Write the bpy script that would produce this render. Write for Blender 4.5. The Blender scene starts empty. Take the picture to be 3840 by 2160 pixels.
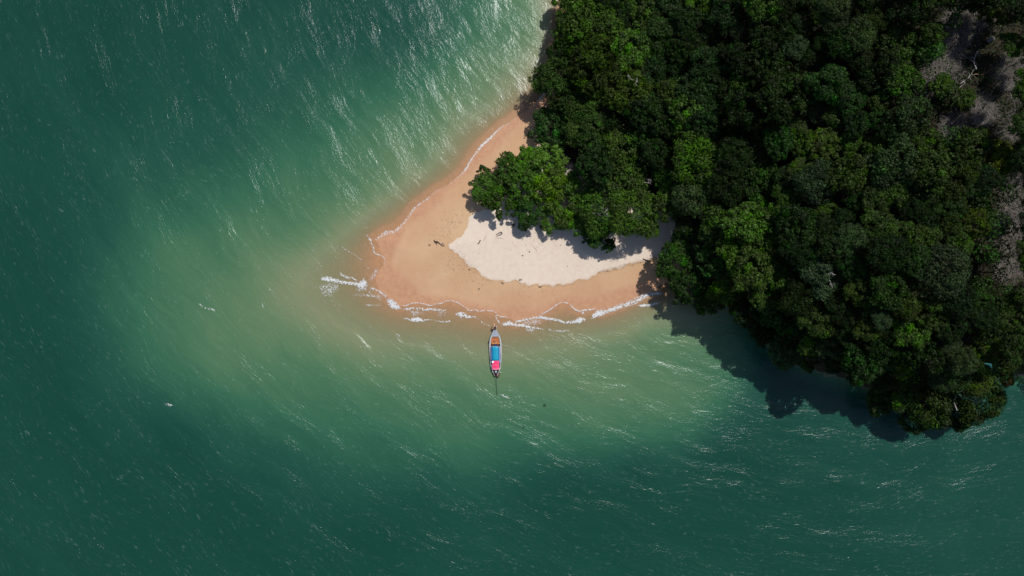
import bpy, bmesh, math, random
import numpy as np
from mathutils import Vector, Matrix

random.seed(7); rng = np.random.default_rng(7)
S = bpy.context.scene
COL = S.collection
rad = math.radians

# ------------------------------------------------------------------ camera, light, exposure
CAM_H = 160.0; F = 2560.0
cam = bpy.data.cameras.new('camera'); camo = bpy.data.objects.new('camera', cam); COL.objects.link(camo)
camo.location = (0, 0, CAM_H); camo.rotation_euler = (0, 0, 0)
cam.sensor_width = 36; cam.lens = 24; cam.clip_start = 0.5; cam.clip_end = 9000
S.camera = camo
SUN_EL = 58.0; SUN_DIR = Vector((0.60, 0.80))          # towards the sun, on the ground
az = math.atan2(SUN_DIR.x, SUN_DIR.y)                   # clockwise from +Y
w = bpy.data.worlds.new('World'); S.world = w; w.use_nodes = True
nt = w.node_tree; bg = nt.nodes['Background']
sky = nt.nodes.new('ShaderNodeTexSky'); sky.sky_type = 'NISHITA'; sky.sun_disc = False
sky.sun_elevation = rad(SUN_EL); sky.sun_rotation = az
nt.links.new(sky.outputs[0], bg.inputs[0]); bg.inputs[1].default_value = 0.084
sun = bpy.data.lights.new('sun', 'SUN'); sun.energy = 3.55; sun.angle = rad(0.6); sun.color = (1.0, 0.97, 0.92)
suno = bpy.data.objects.new('sun', sun); COL.objects.link(suno)
sd3 = Vector((SUN_DIR.x * math.cos(rad(SUN_EL)), SUN_DIR.y * math.cos(rad(SUN_EL)), math.sin(rad(SUN_EL))))
suno.rotation_euler = sd3.to_track_quat('Z', 'Y').to_euler(); suno.location = (60, 80, 200)
S.view_settings.view_transform = 'Standard'; S.view_settings.look = 'None'
S.view_settings.gamma = 1; S.view_settings.use_curve_mapping = False
S.view_settings.exposure = 0.14
S.cycles.max_bounces = 6; S.cycles.diffuse_bounces = 4; S.cycles.glossy_bounces = 2
S.cycles.transparent_max_bounces = 12; S.cycles.sample_clamp_direct = 1.6; S.cycles.sample_clamp_indirect = 3
S.cycles.use_denoising = True

# ------------------------------------------------------------------ helpers
def W(px, py, z=0.0):
    k = (CAM_H - z) / F
    return ((px - 1920.0) * k, (1080.0 - py) * k)
def lin(r, g, b, k=1.0):
    def c(v):
        v /= 255.0
        return (v / 12.92 if v <= 0.04045 else ((v + 0.055) / 1.055) ** 2.4) * k
    return (c(r), c(g), c(b), 1.0)
def tag(o, label=None, cat=None, group=None, kind=None):
    if label: o['label'] = label
    if cat: o['category'] = cat
    if group: o['group'] = group
    if kind: o['kind'] = kind
    return o
def mesh_from(name, verts, faces, mats=(), attrs=None, smooth=False):
    me = bpy.data.meshes.new(name)
    if isinstance(verts, np.ndarray) and isinstance(faces, np.ndarray):
        n, k = faces.shape
        me.vertices.add(len(verts)); me.vertices.foreach_set('co', verts.astype(np.float32).ravel())
        me.loops.add(n * k); me.loops.foreach_set('vertex_index', faces.astype(np.int32).ravel())
        me.polygons.add(n)
        me.polygons.foreach_set('loop_start', np.arange(0, n * k, k, dtype=np.int32))
        me.update(calc_edges=True)
    else:
        me.from_pydata([tuple(v) for v in verts], [], [tuple(f) for f in faces]); me.update()
    for m in mats: me.materials.append(m)
    if attrs:
        for an, arr in attrs.items():
            a = me.attributes.new(an, 'FLOAT', 'POINT'); a.data.foreach_set('value', np.asarray(arr, dtype=np.float32).ravel())
    if smooth:
        me.polygons.foreach_set('use_smooth', np.ones(len(me.polygons), dtype=bool))
    return me
def link(name, me, parent=None, loc=(0, 0, 0)):
    o = bpy.data.objects.new(name, me); COL.objects.link(o); o.location = loc
    if parent: o.parent = parent
    return o
def empty(name, loc, rz=0):
    o = bpy.data.objects.new(name, None); COL.objects.link(o); o.location = loc; o.rotation_euler = (0, 0, rz)
    o.empty_display_size = 0.3
    return o

class B:                                   # mesh builder
    def __init__(s): s.v = []; s.f = []
    def add(s, vs, fs):
        n = len(s.v); s.v += [tuple(x) for x in vs]; s.f += [tuple(i + n for i in f) for f in fs]; return s
    def box(s, c, d, rz=0, taper=1.0):
        x, y, z = d[0] / 2, d[1] / 2, d[2] / 2; cs, sn = math.cos(rz), math.sin(rz); vs = []
        for dz in (-1, 1):
            t = taper if dz > 0 else 1
            for dx, dy in ((-1, -1), (1, -1), (1, 1), (-1, 1)):
                a, b = dx * x * t, dy * y * t
                vs.append((c[0] + a * cs - b * sn, c[1] + a * sn + b * cs, c[2] + dz * z))
        return s.add(vs, [(3, 2, 1, 0), (4, 5, 6, 7), (0, 1, 5, 4), (1, 2, 6, 5), (2, 3, 7, 6), (3, 0, 4, 7)])
    def tube(s, pts, rs, n=6, cap=True):
        pts = [Vector(p) for p in pts]
        if not isinstance(rs, (list, tuple)): rs = [rs] * len(pts)
        vs = []
        for i, p in enumerate(pts):
            d = (pts[min(i + 1, len(pts) - 1)] - pts[max(i - 1, 0)]).normalized()
            a = d.cross(Vector((0, 0, 1)) if abs(d.z) < 0.9 else Vector((1, 0, 0))).normalized(); b = d.cross(a)
            for k in range(n):
                t = 2 * math.pi * k / n
                vs.append(p + a * math.cos(t) * rs[i] + b * math.sin(t) * rs[i])
        fs = []
        for i in range(len(pts) - 1):
            for k in range(n):
                k2 = (k + 1) % n
                fs.append((i * n + k, i * n + k2, (i + 1) * n + k2, (i + 1) * n + k))
        if cap:
            fs.append(tuple(range(n))[::-1]); fs.append(tuple((len(pts) - 1) * n + k for k in range(n)))
        return s.add(vs, fs)
    def mesh(s, name, mats, smooth=False):
        me = mesh_from(name, s.v, s.f, mats)
        if smooth: me.polygons.foreach_set('use_smooth', np.ones(len(me.polygons), dtype=bool))
        return me
    def build(s, name, mat, parent=None, loc=(0, 0, 0), smooth=False):
        return link(name, s.mesh(name, [mat], smooth), parent, loc)

class N:                                   # tiny node helper
    def __init__(s, name):
        s.m = bpy.data.materials.new(name); s.m.use_nodes = True; s.t = s.m.node_tree
        s.t.nodes.clear(); s.out = s.t.nodes.new('ShaderNodeOutputMaterial')
    def n(s, typ, ins=None, **kw):
        nd = s.t.nodes.new('ShaderNode' + typ)
        for k, v in kw.items(): setattr(nd, k, v)
        if ins:
            for k, v in ins.items():
                sock = nd.inputs[k]
                if isinstance(v, bpy.types.NodeSocket): s.t.links.new(v, sock)
                else: sock.default_value = v
        return nd
    def math(s, op, a, b=0.0, c=0.0, clamp=False):
        nd = s.n('Math', {0: a, 1: b, 2: c}, operation=op, use_clamp=clamp); return nd.outputs[0]
    def mix(s, f, a, b, bt='MIX'):
        nd = s.n('Mix', {0: f, 6: a, 7: b}, data_type='RGBA', blend_type=bt); return nd.outputs[2]
    def mapr(s, v, a, b, c=0.0, d=1.0, smooth=True):
        nd = s.n('MapRange', {0: v, 1: a, 2: b, 3: c, 4: d}, interpolation_type='SMOOTHSTEP' if smooth else 'LINEAR'); return nd.outputs[0]
    def attr(s, name): return s.n('Attribute', attribute_name=name)
    def noise(s, vec, scale, detail=4.0, rough=0.55, dist=0.0):
        return s.n('TexNoise', {'Vector': vec, 'Scale': scale, 'Detail': detail, 'Roughness': rough, 'Distortion': dist}).outputs[0]
    def pos(s): return s.n('NewGeometry').outputs['Position']
    def end(s, sh): s.t.links.new(sh, s.out.inputs[0]); return s.m
    def bsdf(s, col, rough=0.6, bump=None, bstr=0.3, bdist=0.02, metal=0.0, spec=0.5):
        ins = {'Base Color': col, 'Roughness': rough, 'Metallic': metal, 'Specular IOR Level': spec}
        if bump is not None:
            ins['Normal'] = s.n('Bump', {'Height': bump, 'Strength': bstr, 'Distance': bdist}).outputs[0]
        return s.n('BsdfPrincipled', ins).outputs[0]

def simple(name, col, rough=0.6, var=0.25, scale=8.0, bump=0.2, metal=0.0, spec=0.4, coord='Object'):
    n = N(name); co = n.n('TexCoord').outputs[coord]
    ns = n.noise(co, scale, 5)
    k = n.mapr(ns, 0.3, 0.7, 1 - var, 1 + var, False)
    c = n.n('VectorMath', {0: col[:3], 'Scale': k}, operation='SCALE').outputs[0]
    return n.end(n.bsdf(c, rough, ns, bump, 0.01, metal, spec))

# ------------------------------------------------------------------ traced outlines (photo pixels -> metres at sea level)
SHORE_BEACH = [(2060,325),(2041,349),(2010,380),(1970,423),(1930,441),(1911,459),(1880,475),(1855,498),(1833,520),(1805,543),(1790,563),(1768,594),
 (1740,640),(1707,671),(1667,702),(1636,714),(1608,739),(1580,758),(1549,783),(1530,810),(1505,842),(1480,863),(1446,870),(1424,885),(1405,900),
 (1425,925),(1424,941),(1428,955),(1442,971),(1437,996),(1420,1021),(1406,1043),(1412,1062),(1420,1087),(1440,1104),(1451,1115),(1470,1126),(1487,1143),
 (1500,1149),(1524,1146),(1543,1138),(1559,1136),(1586,1139),(1615,1146),(1631,1141),(1656,1137),(1673,1129),(1700,1128),(1706,1134),(1712,1132),
 (1730,1145),(1747,1154),(1759,1165),(1782,1162),(1797,1168),(1815,1165),(1828,1165),(1850,1167),(1861,1174),(1863,1182),(1875,1187),(1900,1190),
 (1916,1197),(1929,1208),(1967,1199),(2013,1193),(2032,1180),(2062,1161),(2084,1145),(2108,1134),(2135,1140),(2146,1153),(2171,1167),(2192,1163),
 (2230,1160),(2258,1167),(2274,1160),(2312,1148),(2353,1131),(2393,1116),(2415,1106),(2448,1092),(2470,1070),(2486,1061),(2517,1058),(2564,1064)]
SHORE_S = [(2640,1110),(2720,1150),(2790,1180),(2840,1240),(2900,1310),(2990,1365),(3090,1400),(3200,1430),(3300,1470),(3390,1505),(3470,1510),
 (3560,1480),(3650,1450),(3720,1420),(3780,1405),(3840,1410),(4000,1380),(4300,1250),(4700,1100),(5600,1000)]
SHORE_N = [(5600,-2600),(2900,-2600),(2600,-1500),(2300,-700),(2190,-300),(2140,-80),(2110,60),(2085,160),(2065,250)]
LAND = np.array([W(*p) for p in SHORE_BEACH + SHORE_S + SHORE_N])
DRY = np.array([W(*p) for p in [(1798,794),(1777,799),(1756,817),(1760,829),(1753,857),(1744,873),(1721,896),(1700,909),(1680,920),(1686,933),(1716,949),
 (1723,964),(1744,973),(1749,987),(1772,1004),(1782,1007),(1810,1035),(1835,1050),(1868,1048),(1896,1057),(1933,1049),(1949,1053),(1952,1062),(1973,1064),
 (1984,1071),(2015,1065),(2026,1072),(2038,1067),(2080,1071),(2094,1062),(2112,1068),(2159,1050),(2200,1046),(2249,1018),(2290,1012),(2329,1003),(2360,988),
 (2400,982),(2455,967),(2476,962),(2560,950),(2700,900),(2700,640),(2300,560),(2150,520),(2050,535),(2000,552),(1985,575),(1960,650),(1900,740),(1850,780)]])
DAMP = np.array([W(*p) for p in [(2010,430),(1960,470),(1900,520),(1860,570),(1800,625),(1740,680),(1682,724),(1660,764),(1617,795),(1592,826),(1530,851),(1518,873),
 (1505,904),(1486,947),(1473,982),(1514,1016),(1558,1057),(1586,1098),(1640,1112),(1700,1112),(1760,1132),(1830,1142),(1872,1150),(1900,1135),(1960,1130),
 (2010,1148),(2080,1115),(2150,1095),(2220,1100),(2300,1085),(2400,1055),(2470,1035),(2560,1020),(2700,900),(2600,500),(2200,400)]])
FOREST = np.array([W(*p) for p in [(2110,60),(2095,200),(2085,330),(2090,420),(2050,470),(2040,560),(2120,620),(2200,700),(2330,760),(2480,800),(2560,860),(2560,980),
 (2590,1070)] + SHORE_S + SHORE_N[:-2]])

def sdist(P, X, Y):
    """signed distance, positive inside polygon P"""
    shp = X.shape; x = X.ravel(); y = Y.ravel()
    d2 = np.full(x.shape, 1e18); ins = np.zeros(x.shape, bool)
    n = len(P)
    for i in range(n):
        ax, ay = P[i]; bx, by = P[(i + 1) % n]
        ex, ey = bx - ax, by - ay
        t = np.clip(((x - ax) * ex + (y - ay) * ey) / (ex * ex + ey * ey + 1e-12), 0, 1)
        dx = x - ax - t * ex; dy = y - ay - t * ey
        np.minimum(d2, dx * dx + dy * dy, out=d2)
        c = (ay > y) != (by > y)
        if ey != 0: ins ^= c & (x < ex * (y - ay) / ey + ax)
    return (np.sqrt(d2) * np.where(ins, 1, -1)).reshape(shp)
def sstep(a, b, v):
    t = np.clip((v - a) / (b - a), 0, 1); return t * t * (3 - 2 * t)

# water tone and depth field: level 0 (waterline) .. 1 (darkest), fitted through control points
CP = [(0,0,1.0),(400,0,1.0),(1000,0,.93),(1300,60,.95),(1550,60,.84),(1700,90,.66),(1850,60,.45),(1980,60,.36),(2040,180,.22),(1600,200,.68),(1750,250,.42),(1900,200,.35),(1990,300,.14),
 (0,500,1.0),(400,400,.94),(800,300,.87),(1100,300,.80),(1350,300,.72),(1500,380,.50),(1700,420,.30),(1830,400,.23),(900,560,.70),(1200,500,.57),(1400,560,.40),(1600,600,.28),
 (1100,700,.48),(1350,740,.34),(1480,740,.2),(700,760,.62),(900,800,.52),(1150,850,.36),(1300,860,.22),(0,1000,1.0),(200,1000,.90),(400,900,.74),(600,950,.49),(800,980,.46),(1000,1000,.30),(1200,980,.17),(1320,960,.08),
 (200,1300,1.0),(450,1200,.66),(650,1180,.50),(850,1150,.38),(1050,1120,.24),(1200,1130,.17),(1350,1100,.10),(600,1400,.62),(800,1350,.44),(1000,1300,.38),(1200,1280,.27),(1400,1250,.18),
 (300,1700,1.0),(700,1650,.96),(900,1550,.68),(1100,1450,.52),(1300,1400,.40),(1550,1350,.28),(1700,1300,.19),(1850,1400,.30),(1100,1650,.70),(1300,1600,.58),(1500,1550,.50),(1700,1550,.46),(1900,1550,.46),
 (1250,1780,.80),(1500,1720,.62),(1750,1700,.62),(1900,1700,.66),(2050,1250,.13),(2050,1350,.26),(2150,1300,.22),(2050,1500,.38),(2250,1280,.26),(2250,1450,.36),(2250,1600,.44),(2450,1580,.46),(2400,1700,.86),(2150,1750,.90),(2660,1660,.86),(2150,1870,1.0),(2450,1200,.22),(2450,1300,.38),(2450,1450,.39),
 (2600,1200,.26),(2620,1330,.42),(2620,1480,.42),(2750,1280,.50),(2750,1420,.50),(2100,1690,.62),(2400,1640,.58),(2600,1580,.52),(2800,1500,.78),(2800,1600,.86),(2400,1760,.93),(2100,1800,.95),(2700,1700,.95),(3000,1480,.86),(2950,1400,.92),
 (3000,1650,.84),(3150,1600,.76),(3100,1800,.95),(3250,1560,.88),(3400,1650,.92),(3500,1660,1.0),(3700,1650,.70),(3650,1750,.84),(3830,1500,.95),(3820,1700,.66),(3820,2000,.84),(3500,1900,.92),(3300,2050,.97),(2800,2000,.97),
 (1600,1850,.93),(1900,1900,.97),(1400,2000,1.0),(1800,2100,.95),(2200,2100,.97),(2600,2150,.97),(900,1900,1.0),(300,2150,1.0),(900,2150,.98),(3840,2160,.9),(2900,1350,.80),(3100,1440,1.0),(3250,1500,1.0)]
cp = np.array([W(a, b) for a, b, _ in CP]); cv = np.array([c for _, _, c in CP])
for p in LAND[::2]:
    if abs(p[0]) < 190 and abs(p[1]) < 120:
        if p[0] > 48: continue
        cp = np.vstack([cp, p]); cv = np.append(cv, 0.0)
for ang in range(0, 360, 20):
    p = (240 * math.cos(rad(ang)), 190 * math.sin(rad(ang))); cp = np.vstack([cp, p]); cv = np.append(cv, 1.0)
D = np.sqrt(((cp[:, None] - cp[None]) ** 2).sum(2) + 9.0)
A_ = D - 1.0 * np.eye(len(cp)) * 2.0
wts = np.linalg.solve(np.block([[A_, np.ones((len(cp), 1))], [np.ones((1, len(cp))), np.zeros((1, 1))]]), np.append(cv, 0))
def level_fn(X, Y, sl):
    r = np.full(X.shape, wts[-1])
    for (cx, cy), wt in zip(cp, wts[:-1]): r += wt * np.sqrt((X - cx) ** 2 + (Y - cy) ** 2 + 9.0)
    far = sstep(150, 230, np.sqrt(X ** 2 + (1.25 * Y) ** 2)); r = r * (1 - far) + far
    r = np.clip(r, 0, 1.0)
    off = np.clip(-sl, 0, None)
    r = np.maximum(r, 0.004 * np.minimum(off, 1) + 0.9 * sstep(-4, 1.5, off) * sstep(48, 62, X) * sstep(0, -5, Y))   # steep rocky drop on the wooded side; dim shade there also painted through level
    r = np.where(X > 44, np.minimum(r, .35 + off * .15), np.minimum(r, 0.006 + 0.012 * np.minimum(off, 2.2) + 0.09 * np.clip(off - 1.6, 0, None)))
    return np.where(sl > 0, 0, r)
def hills(X, Y, fd):
    k = sstep(8, 70, X - 0.15 * Y) * 0.85 + 0.15
    return 30 * k * (1 - np.exp(-np.clip(fd, 0, None) / (14.0 + 22 * sstep(-10, 30, Y)))) * (1 + 0.12 * np.sin(X * .11 + 1) * np.cos(Y * .09))
def ground(X, Y):
    X = np.asarray(X, float); Y = np.asarray(Y, float)
    sl = sdist(LAND, X, Y); fd = sdist(FOREST, X, Y)
    lv = level_fn(X, Y, sl)
    bz = np.clip(sl, 0, None); beach = 0.05 * np.minimum(bz, 3) + 0.07 * np.clip(bz - 3, 0, 14)
    z = np.where(sl > 0, 0.0 + beach + hills(X, Y, fd), -(7.0 * lv ** 1.25) - 0.005)
    return z, sl, fd, lv
def axis(lo, hi, step, mlo, mhi, mstep, far):
    a = list(np.arange(lo, hi + 1e-6, step)); x = lo; s = mstep
    l = []
    while x > -far:
        x -= s; l.append(x)
        if x < mlo: s *= 1.25
    r = []; x = hi; s = mstep
    while x < far:
        x += s; r.append(x)
        if x > mhi: s *= 1.25
    return np.array(l[::-1] + a + r)
def grid(xs, ys):
    X, Y = np.meshgrid(xs, ys); nx, ny = len(xs), len(ys)
    i = np.arange(nx * ny).reshape(ny, nx)
    f = np.stack([i[:-1, :-1], i[:-1, 1:], i[1:, 1:], i[1:, :-1]], -1).reshape(-1, 4)
    return X, Y, f

# ------------------------------------------------------------------ ground: beach, seabed and hill as one sheet
gx = axis(-36, 44, 0.3, -130, 130, 1.2, 3500); gy = axis(-11, 47, 0.3, -80, 80, 1.2, 3500)
GX, GY, gf = grid(gx, gy)
GZ, GS, GF, GL = ground(GX, GY)
edge_n = 0.5 * np.sin(GX * 2.1 + 1.3 * np.sin(GY * 1.7)) * np.cos(GY * 1.9) * 0.35
gdry = sdist(DRY, GX, GY); gdamp = sdist(DAMP, GX, GY)
GZ = GZ + 0.10 * sstep(-0.3, 0.3, gdry) * (GS > 0) + np.where(GF > 1, 0.4 * np.sin(GX * .7) * np.sin(GY * .8), 0)
n = N('sand_and_soil'); P = n.pos()
nb = n.noise(P, 0.9, 6, 0.6); nf = n.noise(P, 9.0, 5, 0.6); nl = n.noise(P, 0.09, 3)
dd = n.math('ADD', n.math('ADD', n.attr('dry').outputs['Fac'], n.mapr(nb, 0.2, 0.8, -0.45, 0.45, False)), n.mapr(nf, .3, .7, -.16, .16, False))
dw = n.math('ADD', n.attr('damp').outputs['Fac'], n.mapr(nl, 0.2, 0.8, -1.0, 1.0, False))
fo = n.math('ADD', n.attr('forest').outputs['Fac'], n.mapr(nb, 0.2, 0.8, -2.0, 2.0, False))
K = 1 / 1.27
dampc = n.mix(n.mapr(nl, .35, .65), lin(214, 178, 140, K), lin(206, 166, 128, K))
wetc = n.mix(n.mapr(nb, .3, .7), lin(204, 156, 121, K), lin(193, 144, 112, K))
dryc = n.mix(n.mapr(nb, .3, .75), lin(232, 215, 197, K), lin(227, 207, 187, K))
c = n.mix(n.mapr(dw, -1.6, 0.5, 0, .66), wetc, dampc); c = n.mix(n.mapr(dw, .5, 7.0, 0, 1.0), c, dampc)
c = n.mix(n.mapr(dd, -0.06, 0.06), c, dryc)
c = n.mix(n.mapr(nf, .62, .80, 0, .14), c, (0.30, 0.20, 0.13, 1))
# wave marks left on the damp sand
soil = n.mix(n.mapr(nf, .35, .7), (0.016, 0.015, 0.008, 1), (0.045, 0.036, 0.022, 1))
c = n.mix(n.mapr(fo, -1.5, 2.0), c, soil)
c = n.mix(n.mapr(n.attr('level').outputs['Fac'], .55, .9), c, (0.03, 0.035, 0.03, 1))
rg = n.math('MAXIMUM', n.mapr(dw, -2.0, 0.6, .42, .85), n.mapr(fo, -3, 0, 0, .95))
pit = n.mapr(n.n('TexVoronoi', {'Vector': P, 'Scale': 1.3, 'Randomness': 1.0}).outputs['Distance'], .05, .22, -0.35, 0)
bmp = n.math('ADD', n.math('ADD', n.math('MULTIPLY', nf, 0.5), nb), n.math('MULTIPLY', pit, n.mapr(dd, 0, .3)))
sandm = n.end(n.bsdf(c, rg, bmp, 0.35, 0.10, spec=0.15))
me = mesh_from('beach_ground', np.stack([GX, GY, GZ], -1).reshape(-1, 3), gf, [sandm],
               {'dry': gdry.ravel() + edge_n.ravel(), 'damp': gdamp.ravel(), 'forest': (GF + 4 * sstep(44, 52, GX)).ravel(), 'level': GL.ravel()}, True)
tag(link('ground', me), 'pale and orange sand spit rising to a dark wooded hill', kind='structure')

# ------------------------------------------------------------------ sea
wx = axis(-42, 50, 0.5, -130, 130, 1.5, 3500); wy = axis(-20, 60, 0.5, -80, 80, 1.5, 3500)
WX, WY, wf = grid(wx, wy)
wsl = sdist(LAND, WX, WY); wlv = level_fn(WX, WY, wsl)
keep = (wsl > -4000)
wz = np.zeros(WX.shape)
n = N('sea_water'); P = n.pos(); sep = n.n('SeparateXYZ', {0: P})
cxw, cyw = W(3200, -900)
ux = n.math('SUBTRACT', sep.outputs[0], cxw); uy = n.math('SUBTRACT', sep.outputs[1], cyw)
rr = n.math('SQRT', n.math('ADD', n.math('MULTIPLY', ux, ux), n.math('MULTIPLY', uy, uy)))
th = n.math('MULTIPLY', n.math('ARCTAN2', ux, n.math('MULTIPLY', uy, -1.0)), 150.0)
# wave fronts bending round the headland: (distance across, distance along)
def polar(a, b, off=0.0):
    return n.n('CombineXYZ', {0: n.math('MULTIPLY', rr, a), 1: n.math('MULTIPLY', th, b), 2: off}).outputs[0]
warp = n.noise(P, 0.05, 2)
rr2 = n.math('ADD', rr, n.math('MULTIPLY', warp, 9.0))
def polarw(a, b, off=0.0):
    return n.n('CombineXYZ', {0: n.math('MULTIPLY', rr2, a), 1: n.math('MULTIPLY', th, b), 2: off}).outputs[0]
swell = n.noise(polarw(0.16, 0.05), 1.0, 2, 0.5)
chop = n.noise(polarw(0.75, 0.24, 3.1), 1.0, 4, 0.55)
rip = n.noise(polarw(2.5, 0.95, 7.7), 1.0, 4, 0.6)
gust = n.mapr(n.noise(polarw(0.24, 0.05, 11.0), 1.0, 4, 0.62), .35, .68, .55, 1.75)
hgt = n.math('ADD', n.math('MULTIPLY', swell, 0.75), n.math('ADD', n.math('MULTIPLY', chop, 0.165), n.math('MULTIPLY', n.math('MULTIPLY', rip, gust), 0.085)))
lev = n.attr('level').outputs['Fac']
# patches of deeper and siltier water drift through the level
lv2 = n.math('ADD', lev, n.math('MULTIPLY', n.math('SUBTRACT', n.noise(P, 0.022, 3, 0.6), 0.5), n.mapr(lev, .1, .6, 0, .32)), clamp=True)
lv2 = n.math('ADD', lv2, n.math('MULTIPLY', n.math('SUBTRACT', n.noise(polarw(.10, .03, 17.0), 1.0, 4, .6), 0.5), n.mapr(lev, .02, .4, 0, .20)), clamp=True)
lv2 = n.math('ADD', lv2, n.math('MULTIPLY', n.math('SUBTRACT', chop, 0.5), n.mapr(lev, .05, .4, 0, .07)), clamp=True)
ramp = n.n('ValToRGB', {0: lv2}); cr = ramp.color_ramp
KW = 1 / 1.30
stops = [(0.0, (174, 158, 122)), (0.08, (158, 152, 114)), (0.18, (136, 142, 107)), (0.30, (104, 131, 95)), (0.42, (79, 119, 86)), (0.58, (54, 104, 78)), (0.75, (38, 86, 68)), (0.90, (27, 74, 61)), (1.0, (22, 69, 56))]
cr.elements[0].position = 0; cr.elements[0].color = lin(*stops[0][1], KW)
cr.elements[1].position = 1; cr.elements[1].color = lin(*stops[-1][1], KW)
for p_, c_ in stops[1:-1]:
    e = cr.elements.new(p_); e.color = lin(*c_, KW)
opac = n.mapr(lev, 0.0, 0.20, 0.05, 1.0, False)
opac = n.math('POWER', opac, 0.75)
bump = n.n('Bump', {'Height': hgt, 'Strength': 1.0, 'Distance': n.mapr(lev, 0.0, 0.2, 0.12, 1.0)}).outputs[0]
bump2 = n.n('Bump', {'Height': hgt, 'Strength': 0.6, 'Distance': n.mapr(lev, 0.0, 0.5, 0.15, 1.0)}).outputs[0]
body = n.n('BsdfDiffuse', {'Color': ramp.outputs[0], 'Normal': bump2}).outputs[0]
clear = n.n('BsdfTransparent', {'Color': (0.96, 0.97, 0.94, 1)}).outputs[0]
mixw = n.n('MixShader', {0: opac, 1: clear, 2: body}).outputs[0]
# pale flecks on the crests: foam bits plus sun glints painted as colour
fl = n.noise(polarw(2.6, 0.8, 23.0), 1.0, 4, 0.65)
clus = n.noise(polarw(0.45, 0.13, 31.0), 1.0, 4, 0.7)
fm = n.math('MULTIPLY', n.mapr(fl, .54, .80), n.mapr(clus, .40, .70))
fm = n.math('MULTIPLY', fm, n.mapr(lev, .03, .12, 0, .26))
foam_glintd = n.n('BsdfDiffuse', {'Color': (0.50, 0.66, 0.64, 1)}).outputs[0]
mixf = n.n('MixShader', {0: fm, 1: mixw, 2: foam_glintd}).outputs[0]
gl = n.n('BsdfGlossy', {'Color': (.92, .97, 1, 1), 'Roughness': 0.19, 'Normal': bump}).outputs[0]
fr = n.n('Fresnel', {'IOR': 1.33, 'Normal': bump}).outputs[0]
seam = n.end(n.n('MixShader', {0: fr, 1: mixf, 2: gl}).outputs[0])
me = mesh_from('sea', np.stack([WX, WY, wz], -1).reshape(-1, 3), wf, [seam], {'level': wlv.ravel()}, True)
tag(link('sea', me), 'green sea shading from sandy shallows to dark teal', kind='structure')

# ------------------------------------------------------------------ foam along the waterline
fv, ff, fe, fdn = [], [], [], []
def foam(pts, wid, dens, side=0.0, jit=0.12):
    """pts in photo pixels, wid in pixels (list or number), side shifts the ribbon"""
    P0 = [Vector((*W(*p), 0)) for p in pts]
    if not isinstance(wid, (list, tuple)): wid = [wid] * len(pts)
    if not isinstance(dens, (list, tuple)): dens = [dens] * len(pts)
    L = []
    for i in range(len(P0) - 1):
        a, b, c_, d = P0[max(i - 1, 0)], P0[i], P0[i + 1], P0[min(i + 2, len(P0) - 1)]
        k = max(2, int((c_ - b).length / 0.22))
        for j in range(k):
            t = j / k; t2, t3 = t * t, t * t * t
            q = 0.5 * ((2 * b) + (c_ - a) * t + (2 * a - 5 * b + 4 * c_ - d) * t2 + (-a + 3 * b - 3 * c_ + d) * t3)
            L.append((q, wid[i] * (1 - t) + wid[i + 1] * t, dens[i] * (1 - t) + dens[i + 1] * t))
    L.append((P0[-1], wid[-1], dens[-1]))
    base = len(fv); nc = 5; m = len(L)
    for i, (q, wd, dn) in enumerate(L):
        d = (L[min(i + 1, m - 1)][0] - L[max(i - 1, 0)][0]).normalized(); nr = Vector((-d.y, d.x, 0))
        tip = min(1, i / 4, (m - 1 - i) / 4)
        hw = wd / 16 / 2 * 1.3 * (0.45 + 0.55 * tip) * random.uniform(0.8, 1.2)
        q = q + nr * (side * wd / 16 + random.gauss(0, jit) * 0.4)
        for k in range(nc):
            u = (k / (nc - 1)) * 2 - 1
            p = q + nr * u * hw
            fv.append([p.x, p.y, 0.0, 1 - abs(u)]); fe.append(1 - abs(u)); fdn.append(dn * (0.3 + 0.7 * tip))
        if i:
            for k in range(nc - 1):
                a0 = base + (i - 1) * nc + k; ff.append((a0, a0 + 1, a0 + nc + 1, a0 + nc))
foam([(1196,1050),(1215,1046),(1232,1047),(1260,1053),(1290,1060),(1330,1064),(1350,1068),(1375,1070)], [6,14,17,13,11,11,24,22], [.7,.95,1,.9,.85,.9,1,1])
foam([(1345,1062),(1362,1064),(1382,1068)], [20,34,18], [1.1,1.2,1])
foam([(1196,1072),(1225,1082),(1250,1078),(1275,1072)], [24,44,40,16], [.45,.6,.6,.45])
foam([(1200,1100),(1235,1094),(1262,1098)], [16,26,14], [.45,.6,.4])
foam([(1330,1080),(1360,1082),(1385,1078)], [18,26,14], .55)
foam([(1382,1070),(1398,1083),(1420,1092),(1440,1104),(1452,1118)], [10,9,8,9,10], [.9,.75,.7,.75,.9])
foam([(1385,1080),(1392,1105),(1415,1112),(1440,1122)], [9,14,16,16], [.6,.55,.6,.6])
foam([(1318,1105),(1350,1106),(1380,1108),(1400,1118)], [9,12,12,9], .5)
foam([(1448,1122),(1462,1130),(1478,1145),(1492,1152),(1508,1158)], [14,24,22,15,8], [.9,1.1,1.15,1.1,.85])
foam([(1366,1143),(1395,1145),(1440,1142)], [6,9,9], .5)
foam([(1508,1159),(1518,1160),(1559,1156),(1594,1161),(1611,1159),(1634,1163),(1677,1162)], [8,8,7,8,9,8,6], [1,1,.85,.85,.9,.8,.55])
foam([(1530,1164),(1552,1172),(1575,1170),(1595,1166)], [8,26,20,8], [.5,.6,.55,.5])
foam([(1634,1168),(1655,1174),(1682,1172)], [16,24,16], .5)
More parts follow.
